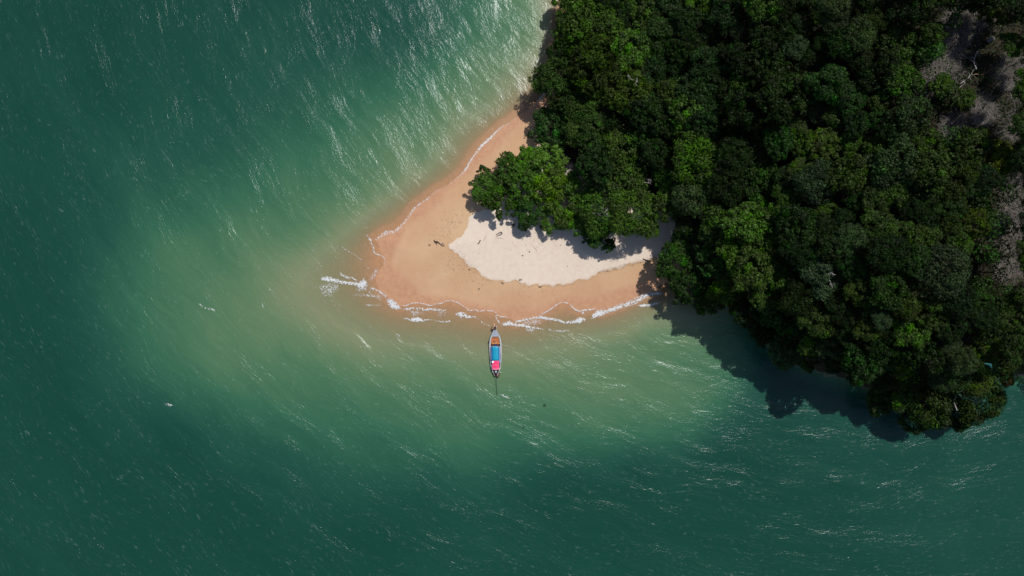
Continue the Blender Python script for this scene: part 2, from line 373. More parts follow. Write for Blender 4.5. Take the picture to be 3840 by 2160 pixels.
foam([(1704,1179),(1722,1179),(1738,1181),(1745,1184),(1761,1189),(1780,1189),(1799,1200),(1813,1213),(1828,1219),(1840,1224),(1850,1225)], [7,16,18,13,8,6,5,4,4,4,4], [.9,1,1,.95,.85,.7,.55,.6,.65,.7,.7])
foam([(1722,1186),(1732,1193),(1745,1190)], [7,13,7], .7)
foam([(1504,1188),(1512,1193),(1524,1195),(1541,1199),(1550,1198),(1565,1199),(1582,1201),(1598,1201),(1625,1199),(1636,1204),(1664,1206),(1685,1205),(1700,1210)], [6,5,5,8,14,15,9,5,3,4,6,6,4], [.7,.7,.7,.9,1.2,1.2,1,.8,.4,.6,.65,.7,.4])
foam([(1880,1216),(1892,1215),(1904,1213),(1925,1215),(1940,1219),(1980,1224),(2000,1228),(2024,1232),(2046,1237)], [9,15,15,12,9,7,7,6,5], [1,1.2,1.1,1,1,.95,.9,.85,.8])
foam([(2046,1237),(2060,1236),(2073,1240),(2111,1240),(2146,1240)], [6,8,6,8,6], [.7,.7,.5,.65,.5])
foam([(1929,1209),(1948,1204),(1967,1199),(1995,1194),(2024,1191),(2040,1193),(2051,1195),(2089,1201),(2108,1206),(2122,1210),(2149,1208),(2165,1203),(2180,1199),(2198,1197)], [6,9,11,9,9,10,9,8,7,7,9,15,17,10], [.95,.95,.9,.9,.95,.9,.9,.95,.9,.95,1,1.2,1.2,1])
foam([(1945,1212),(1970,1211),(1995,1209),(2020,1204),(2040,1200)], [16,26,28,26,14], [.5,.58,.58,.56,.5])
foam([(1965,1228),(1985,1238),(2000,1240),(2010,1230)], [7,16,16,8], [.5,.62,.6,.5])
foam([(2213,1197),(2225,1188),(2240,1177),(2255,1173),(2263,1172),(2285,1165),(2312,1154),(2340,1145),(2353,1140),(2375,1132),(2393,1123),(2421,1108),(2448,1102),(2470,1100),(2488,1102)], [6,12,20,16,14,15,15,15,16,18,20,16,13,12,6], [.9,1.1,1.25,1.1,1,.95,.9,.9,.9,.85,.85,.85,.85,.85,.6])
foam([(2388,1145),(2398,1146),(2425,1145),(2440,1143),(2460,1138),(2478,1132)], [6,9,9,10,8,6], [.8,1,.8,1,.9,.9])
foam([(2258,1167),(2262,1150),(2256,1138)], [5,4,4], [.9,.7,.6])
# thin swash edges
foam([p for p in SHORE_BEACH[38:63]], 3.2, .85, jit=.05)
foam([(1861,1174),(1860,1190),(1868,1204),(1879,1216)], 4, .95)
foam([p for p in SHORE_BEACH[65:75]], [3,3,3,4,4,4,4,5,7,5], .85, jit=.05)
foam([(2171,1167),(2180,1172),(2196,1176),(2205,1178)], [5,12,7,4], .75)
foam([(2192,1163),(2215,1161),(2235,1160),(2255,1168)], 4, .7)
foam([(2440,1092),(2455,1082),(2475,1066),(2500,1059)], 4, .55)
foam([(2015,1193),(2032,1180),(2062,1161),(2084,1145)], 3.5, .85)
# north-west waterline
nw = SHORE_BEACH[3:25]
foam(nw, [3,3,3,4,6,8,10,7,6,7,5,4,4,5,6,8,8,9,11,12,8,8], [.4,.4,.5,.7,.9,1.1,1,.8,.85,.85,.45,.5,.5,.55,.6,.7,.6,.7,.75,.8,.8,.9], side=0.35)
foam([(2054,335),(2040,352),(2022,372),(2005,388)], [12,18,16,10], [.5,.6,.55,.4])
foam([(1371,879),(1381,889),(1390,902),(1394,915),(1400,930),(1406,949),(1420,955),(1434,961),(1442,971),(1440,990),(1432,1002)], [7,5,7,5,6,7,5,3,3,3,3], [.8,.7,.9,.7,.75,.8,.75,.7,.7,.6,.5])
foam([(1277,922),(1290,932),(1315,947),(1348,969),(1371,994),(1390,1016)], [6,7,8,5,5,4], [.5,.5,.5,.45,.5,.5])
foam([(1266,1016),(1280,1028),(1299,1040),(1321,1043),(1333,1050),(1343,1056)], [5,8,9,6,5,6], [.6,.75,.8,.8,.75,.8])
foam([(1423,1000),(1410,1018),(1398,1038),(1382,1057)], [10,16,14,10], [.55,.6,.62,.55])
foam([(1362,912),(1370,920),(1362,930)], [12,16,9], .45)
foam([(1160,935),(1175,940),(1190,945)], 6, .5); foam([(1210,878),(1230,882),(1245,884)], 5, .45)
foam([(1010,1010),(1018,1018)], 5, .4); foam([(925,1090),(933,1100),(940,1108)], 6, .6); foam([(975,1130),(985,1145),(990,1160)], 7, .5)
foam([(740,1130),(760,1150),(790,1160),(808,1166)], [5,6,7,10], [.5,.5,.6,.9]); foam([(615,1511),(630,1518),(655,1520)], [9,9,5], [.9,.8,.4])
foam([(1475,1250),(1492,1258),(1508,1262)], [7,10,6], .6); foam([(1490,1254),(1505,1264)], 6, .8)
foam([(1868,1478),(1885,1482),(1900,1490),(1912,1494)], [4,6,8,10], [.5,.8,.9,.9])
fa = np.array(fv); gz, _, _, _ = ground(fa[:, 0], fa[:, 1])
lift = 0.03 + 0.03 * np.array(fdn) * fa[:, 3]
V = np.stack([fa[:, 0], fa[:, 1], np.maximum(gz, 0) + lift + rng.uniform(0, .03, len(fa))], -1)
n = N('foam'); P = n.pos()
n1 = n.noise(P, 1.9, 7, 0.72, 0.5)
vo = n.n('TexVoronoi', {'Vector': P, 'Scale': 1.9}, feature='DISTANCE_TO_EDGE').outputs['Distance']
lace = n.math('ADD', n1, n.math('MULTIPLY', n.mapr(vo, 0.0, 0.28), -0.27))
e_ = n.attr('edge').outputs['Fac']; dn = n.attr('dens').outputs['Fac']
thr = n.math('SUBTRACT', 0.72, n.math('MULTIPLY', dn, n.math('ADD', 0.17, n.math('MULTIPLY', n.math('POWER', e_, 0.55), 0.36))))
al = n.mapr(n.math('SUBTRACT', lace, thr), -0.13, 0.20, 0, .82)
wh = n.bsdf((0.66, 0.67, 0.67, 1), 0.6, n1, 0.5, 0.10)
tr = n.n('BsdfTransparent').outputs[0]
foamm = n.end(n.n('MixShader', {0: al, 1: tr, 2: wh}).outputs[0])
me = mesh_from('sea_foam', V, np.array(ff), [foamm], {'edge': fe, 'dens': fdn}, True)
tag(link('sea_foam', me), 'white foam of small waves breaking along the sand spit', kind='stuff')

# ------------------------------------------------------------------ foliage
n = N('foliage')
oi = n.n('ObjectInfo'); lr = n.attr('leaf').outputs['Fac']; cl = n.attr('clump').outputs['Fac']
hsv = n.n('HueSaturation', {'Hue': n.mapr(cl, 0, 1, .485, .525, False), 'Saturation': n.mapr(cl, 0, 1, .85, 1.15, False), 'Value': n.math('MULTIPLY', n.mapr(lr, 0, 1, .45, 1.75, False), n.mapr(cl, 0, 1, .5, 1.65, False)), 'Color': oi.outputs['Color']}).outputs[0]
pb = n.n('BsdfPrincipled', {'Base Color': hsv, 'Roughness': 0.5, 'Specular IOR Level': 0.08}).outputs[0]
tl = n.n('BsdfTranslucent', {'Color': n.mix(1.0, hsv, (1.1, 1.25, .55, 1), 'MULTIPLY')}).outputs[0]
leafm = n.end(n.n('MixShader', {0: 0.16, 1: pb, 2: tl}).outputs[0])
barkm = simple('bark', (0.085, 0.066, 0.05, 1), 0.85, .35, 3, .6)
palebark = simple('pale_dead_wood', (0.36, 0.33, 0.30, 1), 0.8, .2, 4, .4)

def leaves(C, Nn, size, aspect, rg, tilt=0.55):
    """quads (folded diamonds) at centres C with rough normals Nn"""
    m = len(C)
    nn = Nn + rg.normal(0, tilt, (m, 3)); nn[:, 2] += 0.25; nn /= np.linalg.norm(nn, axis=1, keepdims=True) + 1e-9
    a = rg.normal(0, 1, (m, 3)); a -= nn * (a * nn).sum(1, keepdims=True); a /= np.linalg.norm(a, axis=1, keepdims=True) + 1e-9
    b = np.cross(nn, a); s = size * rg.uniform(.6, 1.35, (m, 1))
    v = np.stack([C - a * s * .5, C + b * s * aspect * .5 + nn * s * .08, C + a * s * .5 - nn * s * .1, C - b * s * aspect * .5 + nn * s * .08], 1)
    return v.reshape(-1, 3), np.arange(m * 4).reshape(-1, 4)
def crown_mesh(seed, nleaf, leaf, aspect, npuff, flat, lobes=3, feather=False, ragged=.25):
    rg = np.random.default_rng(seed)
    ph = rg.uniform(0, 6.28, 4); C = []; R = []; k = 0
    while len(C) < npuff:
        th_ = rg.uniform(0, 2 * math.pi); cz = rg.uniform(-0.25, 1.0)
        out = 1 + ragged * (.6 * math.sin(lobes * th_ + ph[0]) + .4 * math.sin((lobes + 2) * th_ + ph[1]))
        r = out * math.sqrt(max(0, 1 - max(cz, 0) ** 2)) * (0.97 if cz > 0 else (1 + cz * 1.2))
        if cz < 0.1 and rg.random() < .4: continue
        pr = rg.choice([.09, .12, .15, .19, .25]) * rg.uniform(.85, 1.15) * (1.0 if cz > .2 else .85)
        shr = 1 - pr * .8
        C.append((r * shr * math.cos(th_), r * shr * math.sin(th_), cz * flat * (1 + .22 * math.sin(2 * th_ + ph[2])) * shr * rg.uniform(.58, 1.14))); R.append(pr)
    C = np.array(C); R = np.array(R)
    pc = R ** 2; pc /= pc.sum(); idx = rg.choice(npuff, nleaf, p=pc)
    d = rg.normal(0, 1, (nleaf, 3)); d[:, 2] = np.abs(d[:, 2]) * .9 - .25; d /= np.linalg.norm(d, axis=1, keepdims=True)
    spr = (rg.random((nleaf, 1)) < .10) * rg.uniform(0, .35, (nleaf, 1))
    rr_ = R[idx, None] * (1 - np.abs(rg.normal(0, .20, (nleaf, 1))) + spr) * (1 + .30 * np.sin(7 * d[:, :1] + 3 * C[idx, :1] * 9) * np.sin(8 * d[:, 1:2] + 2))
    P_ = C[idx] + d * rr_
    v, f = leaves(P_, d, leaf, aspect, rg, .5 if not feather else .8)
    la = np.repeat(np.clip(.5 + .32 * np.sin(P_[:, 0] * 17 + 2 * np.sin(P_[:, 1] * 13)) * np.sin(P_[:, 1] * 16 + P_[:, 2] * 11) + rg.normal(0, .24, nleaf), 0, 1), 4); ca = np.repeat(np.clip(rg.normal(.5, .22, npuff), 0, 1)[idx], 4)
    return mesh_from('crown', v, f, [leafm], {'leaf': la, 'clump': ca})
CR = {
 'broad': [crown_mesh(11 + i, 8000, .095, .62, 90 + 10 * i, .62, 3 + i % 3, False, .20 + .05 * i) for i in range(4)],
 'fine': [crown_mesh(31 + i, 12000, .074, .5, 120, .6, 2 + i, False, .16) for i in range(3)],
 'feather': [crown_mesh(51 + i, 12000, .105, .26, 60, .55, 3, True, .15) for i in range(2)],
 'bush': [crown_mesh(71 + i, 7500, .11, .60, 60, .60, 4 + i, False, .38) for i in range(3)],
}
def trunk_mesh(seed):
    rg = random.Random(seed); b = B()
    b.tube([(0, 0, -.05), (.02, .01, .35), (rg.uniform(-.04, .04), rg.uniform(-.04, .04), .75)], [.035, .027, .018], 7)
    for i in range(7):
        a = 2 * math.pi * i / 7 + rg.uniform(-.3, .3); z0 = rg.uniform(.45, .75); L = rg.uniform(.45, .75)
        p1 = (math.cos(a) * L * .45, math.sin(a) * L * .45, z0 + .16); p2 = (math.cos(a + .2) * L, math.sin(a + .2) * L, z0 + .24)
        b.tube([(0, 0, z0), p1, p2], [.014, .009, .004], 5)
    return b.mesh('trunk', [barkm], True)
TR = [trunk_mesh(s) for s in range(4)]
def twig_mesh(seed, ntw, length=1.0, thick=.012, spread=1.0, flat=.6, mat=None, droop=.25):
    rg = random.Random(seed); b = B()
    for i in range(ntw):
        a = rg.uniform(0, 2 * math.pi); r0 = rg.uniform(0, .35) * spread; L = length * rg.uniform(.35, 1.0)
        p = Vector((math.cos(a) * r0, math.sin(a) * r0, rg.uniform(0, .25)))
        d = Vector((math.cos(a + rg.gauss(0, .5)), math.sin(a + rg.gauss(0, .5)), rg.uniform(.15, 1.4) * flat)).normalized()
        pts = [p.copy()]; q = 3
        for k in range(q):
            d = (d + Vector((rg.gauss(0, .25), rg.gauss(0, .25), -droop * k * .6 + rg.gauss(0, .1)))).normalized(); p = p + d * L / q; p.z = max(p.z, .02); pts.append(p.copy())
        t = thick * rg.uniform(.5, 1.2); b.tube(pts, [t, t * .8, t * .55, t * .25], 3, False)
    return b.mesh('twigs', [mat])

PAL = {'fresh': (0.044, 0.086, 0.011), 'deep': (0.023, 0.053, 0.009), 'olive': (0.038, 0.064, 0.011), 'grey': (0.040, 0.064, 0.022),
       'yellow': (0.056, 0.080, 0.009), 'dark': (0.014, 0.028, 0.006), 'bright': (0.055, 0.104, 0.012), 'rust': (0.055, 0.040, 0.008)}
GA = (GX, GY)
def gz_at(x, y):
    z, _, _, _ = ground(np.array([x]), np.array([y])); return float(z[0])
def solve(px, py, h):
    z = 0.0
    for _ in range(8):
        x, y = W(px, py, z + h); zz = max(gz_at(x, y), 0.0); z = .5 * z + .5 * zz
    x, y = W(px, py, z + h); return x, y, max(gz_at(x, y), 0.0)
NT = [0]
def tree(px, py, rpx, pal, kind, label, group=None, h=None, var=None, flat=1.0, name='tree', cat='tree'):
    R0 = rpx / 16.0
    h = h if h is not None else 3.0 + R0 * 0.9
    x, y, z = solve(px, py, h + R0 * .45)
    R = 1.06 * rpx * (CAM_H - z - h - R0 * .45) / F
    t = empty(name, (x, y, z)); tag(t, label, cat, group)
    ms = CR[kind]; me = ms[(var if var is not None else random.randrange(99)) % len(ms)]
    c = link('crown', me, t, (0, 0, h * .8)); s = R * 1.0
    c.scale = (s * random.uniform(.92, 1.1), s * random.uniform(.92, 1.1), s * random.uniform(.8, 1.1) * flat); c.rotation_euler = (random.uniform(-.12, .12), random.uniform(-.12, .12), random.uniform(0, 6.28))
    p = PAL[pal]; k = random.uniform(.75, 1.15) * (0.72 if px > 3200 else 0.82 if px > 2700 else 0.94)  # leaf colour darkened in steps to the right, painting in cloud shade
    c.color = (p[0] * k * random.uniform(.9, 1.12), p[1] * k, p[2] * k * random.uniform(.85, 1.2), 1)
    tr_ = link('trunk', TR[NT[0] % 4], t); hh = h * .8 + R * .35; tr_.scale = (R, R, hh); tr_.rotation_euler = (0, 0, random.uniform(0, 6))
    NT[0] += 1
    return t, c, (x, y, z)

MAN = [  # px, py, radius px, palette, crown kind, height, label
 (2215,75,135,'fresh','fine',10,'large mid green leafy tree overhanging the water at the top edge of the forest'),
 (2110,290,105,'olive','feather',9,'feathery olive tree leaning over the shallow water north of the sand spit'),
 (2255,210,120,'olive','feather',11,'feathery olive tree crown just inland of the one leaning over the shallows'),
 (2375,300,110,'olive','feather',11,'wide feathery olive crown with bare twigs showing in its middle'),
 (2240,340,80,'olive','feather',9,'lower feathery olive crown behind the dark round tree on the beach'),
 (2075,470,82,'deep','broad',4.5,'dark round glossy tree at the northern end of the beach casting shade on sand'),
 (1812,640,24,'deep','bush',3.6,'small dark bush sprig sticking out at the western tip of the beach thicket'),
 (1825,705,58,'fresh','bush',4.2,'leafy green bush at the western tip of the thicket above the pale sand'),
 (1905,625,62,'fresh','bush',4.2,'open leafy bush with bare twigs on the northern side of the beach thicket'),
 (1985,595,55,'bright','bush',4.4,'bright green bush beside the shaded strip of sand north of the thicket'),
 (2065,590,75,'bright','bush',5.2,'fresh green bushy tree at the northern back corner of the beach thicket'),
 (1880,740,68,'fresh','bush',4.4,'broad leafy bush whose shadow falls on the corner of the pale sand'),
 (1955,680,74,'fresh','bush',4.8,'dense green bush in the heart of the beach thicket'),
 (1990,790,60,'deep','bush',4.4,'dark green bush whose pointed tip hangs over the pale sand'),
 (1965,838,26,'deep','fine',3.6,'small soft needled bush beside the black stump on the pale sand'),
 (2070,690,72,'bright','bush',5.2,'light green bushy tree in the middle of the beach thicket'),
 (2125,765,70,'bright','bush',4.6,'bright green low bush edged by dark roots on the pale sand'),
 (2075,815,48,'bright','bush',3.6,'low grass green bush spilling onto the pale sand'),
 (2185,690,70,'fresh','bush',6.1,'green bushy tree between the thicket and the dark forest gap'),
 (2180,830,52,'fresh','bush',4.2,'green bush sheltering the shaded edge of the pale sand'),
 (2345,540,95,'olive','broad',8,'olive green round tree standing at the front of the dark forest gap'),
 (2360,670,85,'olive','broad',8.1,'olive tree with a twiggy right side above the needled tree'),
 (2270,790,92,'fresh','fine',7.6,'soft needled green tree with pale dead branches over the sand'),
 (2385,790,95,'fresh','fine',10.4,'wide soft needled green tree whose dappled shade falls on the sand'),
 (2235,885,44,'deep','bush',4.6,'dark leafy bush hanging lowest over the dappled sand'),
 (2287,918,26,'deep','bush',4,'small dark leafy branch tip hanging over the dappled sand'),
 (2440,850,40,'fresh','fine',7.9,'small needled tree at the eastern end of the shaded sand'),
 (2548,985,72,'deep','broad',8.8,'dark green tree at the eastern end of the beach'),
 (2600,1080,70,'deep','broad',8.8,'dark green tree reaching over the wave washed sand'),
 (2560,905,36,'bright','broad',7.8,'small lime green tree crown at the shaded eastern sand corner'),
 (2680,1120,66,'olive','broad',7,'olive tree overhanging the shaded shallows'),
 (2750,1085,66,'bright','broad',8,'light green tree standing out above the shaded shallows'),
 (2700,960,75,'deep','broad',9,'deep green tree behind the eastern end of the beach'),
 (2645,570,112,'fresh','fine',12,'large domed green tree standing alone in the forest gap'),
 (2520,640,60,'fresh','broad',8,'pale green small crown left of the dark forest hollow'),
 (2520,760,70,'olive','broad',10.8,'greyish olive crown above the shaded sand corner'),
 (2850,835,100,'fresh','broad',13,'largest bright green leafy crown in the middle of the forest'),
 (2960,1040,62,'fresh','broad',10,'bright lime green narrow crown on the southern slope'),
 (3130,1030,80,'grey','broad',11,'pale grey green crown with branches showing on the southern slope'),
 (3270,1090,66,'olive','broad',10,'yellowish green crown right of the pale one on the southern slope'),
 (3605,1015,105,'grey','fine',13,'great dome shaped grey green crown on the eastern slope'),
 (3500,1080,80,'olive','broad',10,'olive crown at the lower left of the great grey green dome'),
 (3685,835,66,'yellow','broad',9,'bright yellow green tree beside the large grey brown thicket'),
 (3425,605,100,'grey','broad',12,'blue grey broad crown in the eastern forest'),
 (3430,270,78,'fresh','broad',9,'vivid green rounded tree beside the dead twig slope'),
 (3400,120,75,'olive','broad',9,'yellow olive tree at the top left of the dead twig slope'),
 (3530,110,50,'olive','broad',8,'small olive tree on the edge of the dead twig slope'),
 (3175,50,56,'grey','fine',11,'pale silvery crown at the top edge of the forest'),
 (3010,150,52,'grey','fine',11,'small grey green round crown below the top edge'),
 (3460,420,85,'grey','broad',10,'grey green crown right beside the clearing'),
 (3520,540,60,'fresh','broad',8,'fresh green crown below the dead thicket in the clearing'),
 (3640,360,42,'fresh','bush',3,'low dark green shrub in the middle of the dead twig clearing'),
 (3550,310,42,'fresh','bush',2.5,'low spreading shrub above the fallen pale branches'),
 (3790,20,60,'olive','broad',7,'green tree at the top right corner'),
 (3700,10,40,'olive','broad',6,'small olive tree above the dead twigs at the top edge'),
 (3830,150,46,'fresh','broad',6,'green tree on the right edge beside the dead twigs'),
 (3690,540,70,'olive','broad',7,'olive shrubby tree below the clearing near the right edge'),
 (3800,580,70,'yellow','broad',7,'dull yellow green tree on the right edge below the clearing'),
 (3460,1230,70,'bright','broad',9,'bright green crown on the lower eastern slope'),
 (3420,1370,60,'yellow','broad',8,'lime tinted crown above the southern shore'),
 (3150,1290,62,'grey','broad',8,'pale green upright crown near the southern shore'),
 (2970,1320,66,'grey','fine',7,'rounded grey green tree leaning over the dark southern water'),
 (3040,1355,40,'olive','bush',4,'small lime bush low on the southern shore'),
 (2880,1240,60,'dark','broad',6,'dark tree at the notch of the southern shore'),
 (3520,1520,95,'olive','broad',8,'broad olive tree at the southernmost point of the headland'),
 (3460,1575,60,'olive','fine',6,'dull green tree with its foot in the water at the southern point'),
 (3700,1500,105,'olive','fine',8,'large brownish green tree spreading over the water near the right edge'),
 (3620,1560,60,'dark','fine',6,'dark tree behind the bent bare branch at the southern point'),
 (3790,1425,30,'rust','broad',5,'rusty orange tinted tree beside the small inlet at the right edge'),
 (3730,1290,60,'yellow','broad',7,'lime green tree above the turquoise tarpaulin'),
 (3680,1440,50,'yellow','broad',6,'yellow green tree below the turquoise tarpaulin'),
 (3808,1335,56,'olive','broad',7,'olive tree on the right edge above the small inlet'),
 (3330,1510,60,'olive','broad',6,'olive tree at the water edge west of the southern point'),
]
placed = []; crowns = {}
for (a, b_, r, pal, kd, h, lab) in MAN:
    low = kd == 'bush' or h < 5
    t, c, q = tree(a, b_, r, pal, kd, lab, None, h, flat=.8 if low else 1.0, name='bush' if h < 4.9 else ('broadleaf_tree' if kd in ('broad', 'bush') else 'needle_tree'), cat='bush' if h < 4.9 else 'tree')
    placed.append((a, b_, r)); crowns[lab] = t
OUT = np.array([(2094,-10),(2084,90),(2070,150),(2060,230),(2070,320),(2090,380),(2140,430),(2130,540),(2150,600),(2210,640),(2440,720),(2540,760),(2575,860),(2540,1000),
 (2575,1080),(2660,1130),(2773,1150),(2820,1235),(2915,1310),(3056,1370),(3240,1425),(3370,1500),(3440,1560),(3600,1540),(3740,1480),(3780,1400),(3850,1370),(3960,1300),(3960,-120),(2094,-120)], float)
CLEAR = np.array([(3560,20),(3760,40),(3860,150),(3860,520),(3700,470),(3560,560),(3480,480),(3500,330),(3450,330),(3500,200)], float)
CLEAR2 = np.array([(3720,770),(3860,640),(3860,1080),(3740,1020),(3730,900)], float)
def inside(P, x, y): return float(sdist(P, np.array([x]), np.array([y]))[0])
KINDS = [('deep','broad','deep green broadleaf tree'), ('dark','broad','very dark broadleaf tree'), ('fresh','broad','mid green leafy tree'), ('olive','broad','olive green broadleaf tree'),
         ('grey','fine','greyish fine leaved tree'), ('dark','fine','dark fine leaved tree')]
cand = rng.uniform([2060, -90], [3930, 1620], (9000, 2))
cs = sdist(OUT, cand[:, 0], cand[:, 1]); c1 = sdist(CLEAR, cand[:, 0], cand[:, 1]); c2 = sdist(CLEAR2, cand[:, 0], cand[:, 1])
LM = [('feathery tree leaning over the shallows',2110,290),('dark round tree on the beach',2075,470),('large leafy tree at the top edge',2215,75),('twiggy feathery crown',2375,300),
 ('round tree facing the forest gap',2345,540),('large domed green tree',2645,570),('largest bright green crown',2850,835),('lime green tree at the sand corner',2560,905),
 ('light green tree above the shaded shallows',2750,1085),('bright lime green narrow crown',2960,1040),('pale grey green branching crown',3130,1030),('yellowish crown on the southern slope',3270,1090),
 ('great dome shaped grey green crown',3605,1015),('yellow green tree beside the thicket',3685,835),('blue grey broad crown',3425,605),('vivid green tree beside the clearing',3430,270),
 ('pale silvery crown at the top edge',3175,50),('small grey green round crown',3010,150),('bright green crown on the lower slope',3460,1230),('lime tinted crown above the shore',3420,1370),
 ('pale green upright crown',3150,1290),('rounded tree leaning over dark water',2970,1320),('dull yellow green tree at the right edge',3800,580),('turquoise tarpaulin',3672,1358)]
DIRS = ['right of', 'above right of', 'above', 'above left of', 'left of', 'below left of', 'below', 'below right of']
AUTO = []
nauto = 0
for i in range(len(cand)):
    if nauto >= 222: break
    x, y = cand[i]
    if cs[i] < 30 or c1[i] > -62 or c2[i] > -62: continue
    r = random.choice([48, 56, 62, 68, 78, 88]) * (1.0 if x < 3300 else .92)
    r = min(r, cs[i] + 32)
    if any((x - a) ** 2 + (y - b_) ** 2 < (0.60 * (r + rr3)) ** 2 for a, b_, rr3 in placed): continue
    zone = 'above the northern shore' if (x < 2700 and y < 420) else 'along the southern shore' if cs[i] < 160 and y > 1000 else 'on the far eastern slope' if x > 3300 else 'in the middle of the hillside forest'
    wts_ = [3, 3, 3, 2, 1, 1.5] if x < 2900 else [2, 2.5, 1.6, 3, 2, 2]
    pal, kd, txt = random.choices(KINDS, wts_)[0]
    if y < 500 and x > 2450 and random.random() < .4: pal, kd, txt = KINDS[1]
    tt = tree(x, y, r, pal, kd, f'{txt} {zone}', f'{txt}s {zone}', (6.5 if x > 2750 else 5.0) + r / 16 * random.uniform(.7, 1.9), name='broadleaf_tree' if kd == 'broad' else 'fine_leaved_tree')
    placed.append((x, y, r)); nauto += 1
    q = min(LM, key=lambda l: (l[1] - x) ** 2 + (l[2] - y) ** 2); dr_ = DIRS[round(math.atan2(q[2] - y, x - q[1]) / (math.pi / 4)) % 8]
    AUTO.append((txt, dr_, q[0], math.hypot(q[1] - x, q[2] - y), tt[0]))
keys = {}
for a_ in AUTO: keys.setdefault(a_[:3], []).append(a_)
for k_, L_a in keys.items():
    L_a.sort(key=lambda a_: a_[3])
    for i_, a_ in enumerate(L_a):
        a_[4]['label'] = ('' if len(L_a) == 1 or i_ == 0 else ['nearest ', 'second ', 'third ', 'fourth ', 'fifth ', 'sixth ', 'seventh ', 'eighth ', 'ninth ', 'tenth '][min(i_, 9)].replace('nearest ', '')) + f'{k_[0]} {k_[1]} the {k_[2]}'
        wl = a_[4]['label'].split(); a_[4]['label'] = ' '.join(wl if len(wl) <= 16 else [q_ for q_ in wl if q_ not in ('broadleaf', 'leafy', 'leaved')])
print('trees', NT[0])

# the wood beyond the picture: one mass
ov, of_, ol, oc = [], [], [], []
base = 0
rg = np.random.default_rng(99)
cnt = 0
for i in range(4000):
    if cnt >= 170: break
    x, y = rg.uniform(8, 215), rg.uniform(-35, 135)
    k = (CAM_H - 25) / F
    if abs(x) < 1980 * k + 2 and abs(y) < 1150 * k + 2: continue
    z, sl, fd, _ = ground(np.array([x]), np.array([y]))
    if fd[0] < 4: continue
    cnt += 1; R = rg.uniform(4, 7); m = 1300
    d = rg.normal(0, 1, (m, 3)); d[:, 2] = np.abs(d[:, 2]) * .9 - .1; d /= np.linalg.norm(d, axis=1, keepdims=True)
    rr_ = R * (1 + .16 * np.sin(6 * d[:, :1] + i) * np.sin(5 * d[:, 1:2]) + rg.normal(0, .05, (m, 1)))
    C = d * rr_ * np.array([1, 1, .65]) + np.array([x, y, z[0] + 7])
    v, f = leaves(C, d, .75, .6, rg)
    ov.append(v); of_.append(f + base); base += len(v); ol.append(np.repeat(rg.uniform(0, 1, m), 4)); oc.append(np.full(m * 4, rg.uniform(.2, .8)))
me = mesh_from('forest_canopy', np.vstack(ov), np.vstack(of_), [leafm], {'leaf': np.concatenate(ol), 'clump': np.concatenate(oc)})
o = link('forest_canopy', me); o.color = (.022, .045, .010, 1); tag(o, 'closed green canopy of the wood going on beyond the hill', kind='stuff')

# bushy understorey between the trunks
uv, uf, ul, uc = [], [], [], []; base = 0
ux_, uy_ = rg.uniform(8, 118, 2600), rg.uniform(-30, 68, 2600); ufd = sdist(FOREST, ux_, uy_)
ppx = 1920 + ux_ * F / (CAM_H - 22); ppy = 1080 - uy_ * F / (CAM_H - 22)
ok = (ufd > 3.5) & (sdist(CLEAR, ppx, ppy) < -10) & (sdist(CLEAR2, ppx, ppy) < -10)
ux_, uy_ = ux_[ok][:620], uy_[ok][:620]; uz_ = ground(ux_, uy_)[0] + rg.uniform(2.5, 8, len(ux_))
for x, y, z in zip(ux_, uy_, uz_):
    m = 230; R = rg.uniform(1.2, 2.4); d = rg.normal(0, 1, (m, 3)); d[:, 2] = np.abs(d[:, 2]) * .9 - .1; d /= np.linalg.norm(d, axis=1, keepdims=True)
    v, f = leaves(d * R * (1 + .2 * np.sin(5 * d[:, :1] + x) * np.sin(6 * d[:, 1:2]) + rg.normal(0, .1, (m, 1))) * np.array([1, 1, .7]) + np.array([x, y, z]), d, .42, .6, rg)
    uv.append(v); uf.append(f + base); base += len(v); ul.append(np.repeat(rg.uniform(0, 1, m), 4)); uc.append(np.full(m * 4, rg.uniform(.1, .9)))
me = mesh_from('understorey', np.vstack(uv), np.vstack(uf), [leafm], {'leaf': np.concatenate(ul), 'clump': np.concatenate(uc)})
o = link('understorey', me); o.color = (.022, .046, .009, 1); tag(o, 'bushy green understorey filling the gaps between the forest trees', kind='stuff')

# ground cover under the trees and in the clearing
m = 110000
x = rg.uniform(8, 125, m); y = rg.uniform(-32, 70, m)
fd = sdist(FOREST, x, y); k_ = fd > 1.0; x, y = x[k_], y[k_]
z = ground(x, y)[0] + rg.uniform(.05, .9, len(x))
cn = rg.uniform(0, 1, len(x)); patch = np.sin(x * .35 + np.sin(y * .3) * 2) * np.sin(y * .4 + 1)
k_ = (patch > -.25) | (rg.uniform(0, 1, len(x)) < .25); x, y, z = x[k_], y[k_], z[k_]
v, f = leaves(np.stack([x, y, z], -1), np.tile([0, 0, 1.], (len(x), 1)), .5, .5, rg)
me = mesh_from('undergrowth', v, f, [leafm], {'leaf': np.repeat(rg.uniform(0, .8, len(x)), 4), 'clump': np.repeat(rg.uniform(0, .7, len(x)), 4)})
o = link('undergrowth', me); o.color = (.018, .032, .008, 1); tag(o, 'low green undergrowth covering the slope beneath the trees', kind='stuff')

